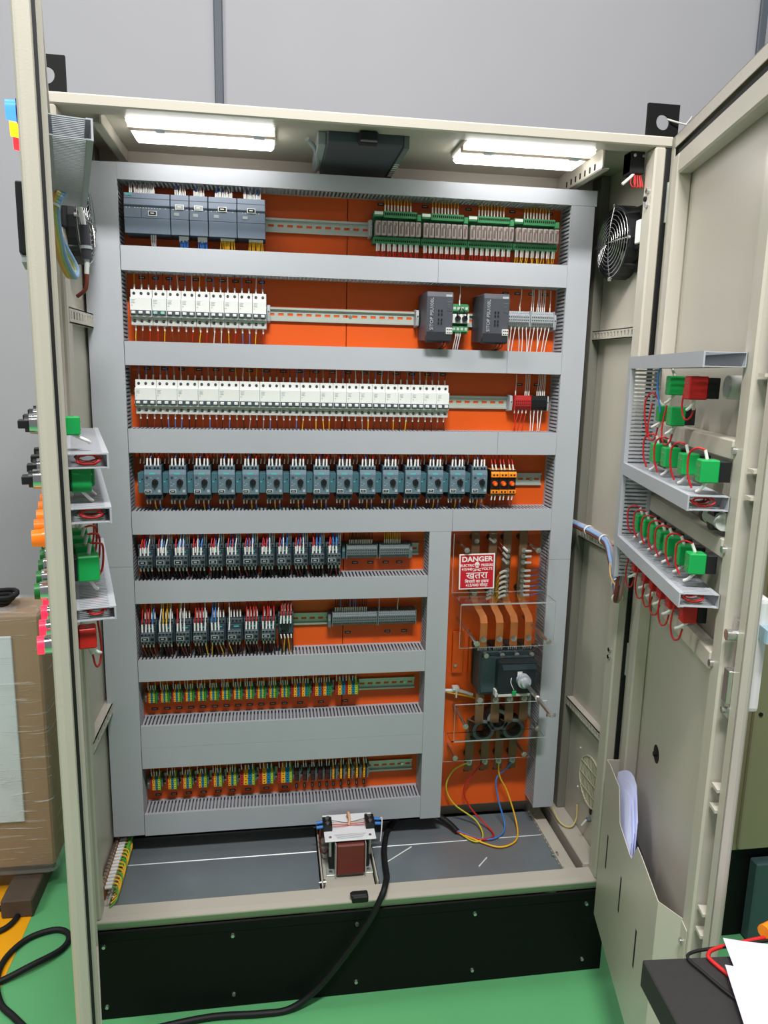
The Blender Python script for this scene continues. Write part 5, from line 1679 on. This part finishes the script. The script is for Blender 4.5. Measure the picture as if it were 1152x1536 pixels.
MB().box(0.068, 0.556, s * 0.0, s * 0.050, 0.0, 0.002).build('bottom_sheet', BEIGE, t)
MB().cyl((0.612, s * 0.0185, 0.385), (0.612, s * 0.024, 0.385), 0.006, 8).build('bolt', CHROME, t)
for (u, z) in ((0.144, 0.245), (0.292, 0.235), (0.440, 0.215)):
    MB().box(u - 0.0045, u + 0.0045, s * 0.0505, s * 0.0522, z - 0.047, z + 0.047).build('slot', DARK, t)
# rolled drawings in the pocket
t, s = dthing('R', 'rolled_papers', 0.14, 0.028, 0.50, 'bluish white rolled sheets standing in the document pocket', 'paper')
PB = mat('bluish_paper', srgb(196, 202, 232), 0.75, 0, 0.03, 6)
for j in range(3):
    v, f = [], []
    n = 12
    for i in range(n):
        q = i / (n - 1)
        u = -0.03 + 0.20 * q + 0.01 * j
        ww = s * (0.004 - 0.008 * math.sin(q * 3.0 + 0.4 * j) + 0.005 * j)
        zt = 0.165 + 0.075 * math.sin(min(1, q * 1.15) * math.pi * 0.62 + 0.3) - 0.02 * j - 0.05 * max(0, q - 0.75) * 4
        v += [(u, ww, -0.22), (u, ww, zt), (u, ww - s * 0.0007, -0.22), (u, ww - s * 0.0007, zt)]
    for i in range(n - 1):
        a, b = 4 * i, 4 * i + 4
        f += [(a, b, b + 1, a + 1), (a + 2, a + 3, b + 3, b + 2), (a + 1, b + 1, b + 3, a + 3)]
    mb = MB()
    mb._add(v, f, 0, True)
    mb.build('sheet', PB, t)
o_, s = dthing('R', 'black_folder', 0.29, 0.022, 0.45, 'black folder edge behind the rolled sheets in the pocket', 'folder')
MB().box(-0.06, 0.06, 0, s * 0.006, -0.18, 0.165).build('cover', BLK, o_, 0.001)

# ------------------------------------------------------------------ operating devices outside the left door (w < 0)
gS = 'operating devices on the outside of the left door'


def outer(u, z, label, cat, parts, name):
    t, s = dthing('L', name, u, -0.019, z, label, cat, gS)
    for nm, mm, (w0, w1, r0, r1) in parts:
        MB().cyl((0, s * w0, 0), (0, s * w1, 0), r0, 16, 0, r1).build(nm, mm, t)
    return t, s


for row, (z, us) in enumerate(((1.606, (0.32, 0.47, 0.60)), (1.524, (0.20, 0.33, 0.46, 0.60)))):
    for i, u in enumerate(us):
        t, s = outer(u, z, 'black selector switch with chrome bezel, %s row, %s from the hinge' % (['upper', 'lower'][row], ORD[i]), 'switch',
                     [('bezel', CHROME, (0, -0.014, 0.0155, 0.0145))], 'selector_switch')
        MB().box(-0.014, 0.014, -s * 0.014, -s * 0.029, -0.006, 0.006).cyl((0, -s * 0.014, 0), (0, -s * 0.020, 0), 0.0125, 14).build('handle', BLK, t, 0.001)
OG = mat('lamp_orange', srgb(246, 116, 20), 0.25, 0, 0, emit=(1.0, 0.25, 0.02), estr=0.25)
GG = mat('button_green', srgb(30, 110, 50), 0.35, 0, 0)
RGm = mat('lamp_red', srgb(240, 30, 60), 0.3, 0, 0, emit=(1.0, 0.03, 0.08), estr=0.9)
for i, u in enumerate((0.18, 0.265, 0.35, 0.435, 0.52, 0.605)):
    outer(u, 1.435, 'orange pilot lamp in the row above the green buttons, %s from hinge' % ORD[i], 'pilot lamp', [('bezel', OG, (0, -0.006, 0.0150, 0.0150)), ('lens', OG, (-0.006, -0.021, 0.0135, 0.0125))], 'pilot_lamp')
for i, u in enumerate((0.31, 0.385, 0.46, 0.535, 0.610)):
    outer(u, 1.354, 'green push button with chrome bezel, %s from the hinge' % ORD[i], 'push button', [('bezel', CHROME, (0, -0.014, 0.0150, 0.0140)), ('button', GG, (-0.014, -0.022, 0.0125, 0.012))], 'push_button')
for i, u in enumerate((0.37, 0.45, 0.53, 0.610)):
    outer(u, 1.268, 'glowing red push button with chrome bezel, %s from the hinge' % ORD[i], 'push button', [('bezel', CHROME, (0, -0.013, 0.0150, 0.0145)), ('button', RGm, (-0.013, -0.023, 0.0145, 0.0140))], 'push_button')
for i, (u, c, e, nm) in enumerate(((0.610, srgb(30, 80, 230), (0.05, 0.2, 1.0), 'blue'), (0.530, srgb(250, 150, 10), (1.0, 0.42, 0.01), 'amber'), (0.455, srgb(230, 20, 30), (1.0, 0.02, 0.03), 'red'))):
    mm = mat('phase_lamp_' + nm, c, 0.25, 0, 0, emit=e, estr=2.2)
    outer(u, 2.028, 'lit %s phase lamp high on the outside of the left door' % nm, 'pilot lamp', [('bezel', BLK, (0, -0.004, 0.0155, 0.0155)), ('lens', mm, (-0.004, -0.017, 0.0140, 0.0125))], 'pilot_lamp')
t, s = dthing('L', 'panel_meter', 0.56, -0.019, 1.892, 'black panel meter on the outside of the left door', 'meter', gS)
MB().box(-0.048, 0.048, 0, -s * 0.012, -0.048, 0.048).build('bezel', BLK, t, 0.002)
MB().box(-0.038, 0.038, -s * 0.012, -s * 0.0125, -0.028, 0.038).build('display', mat('meter_glass', srgb(40, 52, 50), 0.15), t)
MB().box(-0.044, 0.044, -s * 0.0, -s * 0.010, -0.060, -0.049).build('lower_trim', TERML, t, 0.001)

# bundle from left door top duct to the wall fan
t = empty('wire_bundle', (0.075, -0.14, 2.0))
tag(t, 'yellow, green and blue wires hanging below the top left door duct', 'cable')
o0 = Vector((0.075, -0.14, 2.0))
for k, mm in enumerate((mat('bundle_yellow', srgb(222, 176, 92), 0.45), mat('bundle_green', srgb(160, 190, 110), 0.45), mat('bundle_blue', srgb(140, 176, 214), 0.45))):
    MB().tube([Vector(p) + Vector((0.004 * k, 0.003 * k, 0)) - o0 for p in ((0.078, -0.215, 2.006), (0.068, -0.235, 1.97), (0.070, -0.215, 1.90), (0.078, -0.180, 1.862), (0.076, -0.150, 1.880), (0.052, -0.165, 1.94), (0.045, -0.170, 2.006))], 0.0062, 6, 0, 5).build('wire', mm, t)
MB().ring(Vector((0.071, -0.238, 1.974)) - o0, (0, 0.3, 1), 0.013, 0.011, 0.004, 12).build('cable_tie', WHITE, t)
t = empty('heat_shrink_lead', (0.078, -0.055, 1.965))
tag(t, 'dark sleeved red and white lead beside the left wall fan', 'cable')
MB().tube([(-0.010, -0.02, 0.07), (0.0, 0.0, 0.04), (0.004, 0.004, 0.01)], 0.0055, 6, 0, 4).build('upper_lead', W_WHT, t)
MB().cyl((0.004, 0.004, 0.012), (0.006, 0.008, -0.055), 0.0105, 10).build('sleeve', mat('sleeve_grey', srgb(58, 58, 66), 0.5), t)
MB().ring((0.0055, 0.007, -0.035), (0, 0, 1), 0.0125, 0.0105, 0.006, 12).build('cable_tie', TERML, t)
MB().tube([(0.006, 0.008, -0.055), (0.004, 0.008, -0.085)], 0.005, 6).build('lower_lead', W_WHT, t)
MB().tube([(0.004, 0.008, -0.085), (0.0, 0.010, -0.115), (-0.02, 0.02, -0.13)], 0.0045, 6, 0, 3).build('red_lead', W_BRN, t)
# ------------------------------------------------------------------ wrapped package on the left
t = empty('wrapped_package', (-0.62, 0.86, 0.105))
tag(t, 'cardboard package in clear stretch film standing left of the cabinet', 'package')
MB().box(-0.40, 0.385, -0.34, -0.16, 0.0, 0.845).build('carton', CARD, t, 0.006)
MB().box(-0.40, 0.305, -0.348, -0.341, 0.165, 0.78).build('foam_sheet', mat('foam_white', srgb(206, 216, 226), 0.7), t, 0.002)
MB().box(-0.39, 0.36, -0.32, -0.18, -0.045, 0.0).build('base_board', WOODM, t, 0.004)
film = bpy.data.materials.new('stretch_film')
film.use_nodes = True
nt = film.node_tree
b = nt.nodes['Principled BSDF']
b.inputs['Base Color'].default_value = (0.85, 0.85, 0.85, 1)
b.inputs['Roughness'].default_value = 0.16
tc = nt.nodes.new('ShaderNodeTexCoord')
mp = nt.nodes.new('ShaderNodeMapping')
mp.inputs['Rotation'].default_value = (0.0, 0.38, 0.0)
mp.inputs['Scale'].default_value = (2.2, 2.2, 30)
nz = nt.nodes.new('ShaderNodeTexNoise')
nz.inputs['Scale'].default_value = 2.6
nz.inputs['Detail'].default_value = 5
nz.inputs['Distortion'].default_value = 0.6
cr = nt.nodes.new('ShaderNodeValToRGB')
cr.color_ramp.elements[0].position = 0.56
cr.color_ramp.elements[1].position = 0.74
ma = nt.nodes.new('ShaderNodeMath')
ma.operation = 'MULTIPLY_ADD'
ma.inputs[1].default_value = 0.55
ma.inputs[2].default_value = 0.10
bp = nt.nodes.new('ShaderNodeBump')
bp.inputs['Strength'].default_value = 0.8
bp.inputs['Distance'].default_value = 0.015
nt.links.new(tc.outputs['Object'], mp.inputs[0])
nt.links.new(mp.outputs[0], nz.inputs['Vector'])
nt.links.new(nz.outputs['Fac'], cr.inputs[0])
nt.links.new(cr.outputs[0], ma.inputs[0])
nt.links.new(ma.outputs[0], b.inputs['Alpha'])
nt.links.new(cr.outputs[0], bp.inputs['Height'])
nt.links.new(bp.outputs[0], b.inputs['Normal'])
MB().box(-0.412, 0.397, -0.362, -0.14, -0.02, 0.855).build('stretch_film', film, t, 0.03, 3)
for i, (x, y) in enumerate(((-0.325, 0.455), (-0.90, 0.455))):
    if i == 0:
        o = MB().box(-0.048, 0.046, -0.035, 0.22, 0.0, 0.062).build('wooden_skid', WOODM, loc=(x, y, 0.0), bevel=0.004)
        tag(o, 'dark timber skid under the wrapped package', 'timber')
t = empty('cable_coil', (-0.41, 0.595, 0.962))
tag(t, 'coiled black cable lying on top of the wrapped package', 'cable')
for k in range(3):
    r = 0.070 + 0.012 * k
    MB().tube([(r * math.cos(q) * 1.0, r * 0.55 * math.sin(q), 0.008 + 0.012 * k + 0.004 * math.sin(3 * q)) for q in [i * math.pi / 10 for i in range(21)]], 0.0075, 7).build('loop', RUBBER, t)
# black cable on the floor at lower left
t = empty('floor_cable', (-0.228, 0.2, 0.0))
tag(t, 'black cable looping on the green floor at lower left', 'cable')
o0 = Vector((-0.2, 0.2, 0))
MB().tube([Vector(p) - o0 for p in ((-0.62, 0.10, 0.008), (-0.40, 0.125, 0.008), (-0.285, 0.150, 0.009), (-0.19, 0.200, 0.018), (-0.125, 0.262, 0.010), (-0.120, 0.318, 0.009), (-0.165, 0.345, 0.009), (-0.235, 0.318, 0.009), (-0.275, 0.245, 0.009),
                                  (-0.272, 0.165, 0.009), (-0.235, 0.085, 0.009), (-0.185, 0.035, 0.009), (-0.12, -0.03, 0.009), (-0.04, -0.12, 0.009))], 0.0088, 8, 0, 6).build('sheath', RUBBER, t)
t = empty('thick_cable', (-0.40, 0.36, 0.0))
tag(t, 'black cable on the yellow floor strip at the left edge', 'cable')
MB().tube([(-0.25, -0.02, 0.009), (-0.05, -0.03, 0.009), (0.045, 0.0, 0.009), (0.075, 0.05, 0.009), (0.060, 0.085, 0.009), (0.0, 0.10, 0.009), (-0.2, 0.09, 0.009)], 0.0088, 8, 0, 6).build('sheath', RUBBER, t)

# ------------------------------------------------------------------ neighbouring cabinet on the right
t = empty('neighbour_cabinet', (2.20, 0.35, 0.0))
tag(t, 'olive beige cabinet standing behind the open right door', 'cabinet')
MB().box(-0.385, 0.40, -0.28, 0.25, 0.30, 2.20).build('body', OLIVE, t, 0.004)
MB().box(-0.370, 0.40, -0.300, -0.282, 0.315, 2.185).build('door', OLIVE, t, 0.004)
MB().box(-0.384, 0.395, -0.27, 0.245, 0.0, 0.298).build('plinth', BLACKM, t, 0.002)
MB().box(-0.31, 0.39, -0.310, -0.272, 0.005, 0.270).build('plinth_cover', mat('teal_plinth', srgb(66, 88, 90), 0.5, 0, 0.05), t, 0.004)
for z in (0.75, 1.35):
    MB().cyl((-0.355, -0.300, z), (-0.355, -0.304, z), 0.006, 8).build('screw', DARK, t)

# ------------------------------------------------------------------ black table with papers at lower right
t = empty('work_table', (1.46, -1.10, 0.0), math.radians(-4))
tag(t, 'black table corner at lower right with papers and test leads', 'table')
TB = mat('table_black', srgb(46, 43, 44), 0.6, 0, 0.15, 60, 0.3, 300)
MB().box(-0.420, 0.45, -0.45, 0.310, 0.700, 0.750).build('tabletop', TB, t, 0.002)
for (x, y) in ((-0.37, -0.40), (0.40, -0.40), (-0.37, 0.24), (0.40, 0.24)):
    MB().box(x - 0.02, x + 0.02, y - 0.02, y + 0.02, 0, 0.700).build('leg', TB, t, 0.002)


def sheet(x, y, z, rot, w, h, curl, label):
    v, f = [], []
    n = 10
    for i in range(n):
        for j in range(n):
            a, b = i / (n - 1), j / (n - 1)
            zz = 0.002 + curl * (1 - a) ** 2 * b ** 2 + 0.004 * math.sin(a * 5 + b * 3) ** 2
            v.append(((a) * w, (b - 0.5) * h, zz))
    for i in range(n - 1):
        for j in range(n - 1):
            f.append((i * n + j, (i + 1) * n + j, (i + 1) * n + j + 1, i * n + j + 1))
    k = len(v)
    v += [(p[0], p[1], p[2] - 0.0006) for p in v]
    f += [tuple(q + k for q in reversed(t_)) for t_ in f]
    mb = MB()
    mb._add(v, f, 0, True)
    o = mb.build('paper_sheet', PAPER, loc=(x, y, z), rotz=rot)
    tag(o, label, 'paper', 'papers on the black table')


sheet(1.183, -0.849, 0.7515, math.radians(-17), 0.297, 0.21, 0.010, 'upper white sheet of paper on the black table')
sheet(1.143, -0.909, 0.7565, math.radians(-19), 0.297, 0.21, 0.012, 'front white sheet of paper lying over another on the table')
o = MB().tube([(0.22, 0.03, 0.004), (0.05, 0.012, 0.004), (0.0, 0.004, 0.004), (-0.016, -0.006, 0.004), (-0.018, -0.018, 0.004), (-0.004, -0.060, 0.004), (0.010, -0.10, 0.004), (0.03, -0.16, 0.004)], 0.0035, 6, 0, 5).build('test_lead', W_RED, loc=(1.190, -0.765, 0.7505))
tag(o, 'red test lead bent in a corner on the black table', 'wire')
o = MB().tube([(0.20, 0.020, 0.004), (0.06, 0.014, 0.004), (0.005, 0.010, 0.004), (-0.012, -0.002, 0.004), (-0.004, -0.030, 0.004), (0.012, -0.075, 0.004), (0.03, -0.11, 0.004)], 0.0028, 6, 0, 5).build('test_lead', RUBBER, loc=(1.148, -0.772, 0.7505))
tag(o, 'thin black test lead on the black table', 'wire')
t = empty('screwdriver', (1.292, -0.745, 0.7505), math.radians(20))
tag(t, 'orange handled tool partly out of frame on the table', 'screwdriver')
MB().cyl((0.0, 0, 0.013), (0.10, 0, 0.013), 0.012, 10, 0, 0.010).build('handle', ORG, t, 0)
MB().cyl((0.10, 0, 0.013), (0.20, 0, 0.013), 0.003, 8).build('blade', STEEL, t)
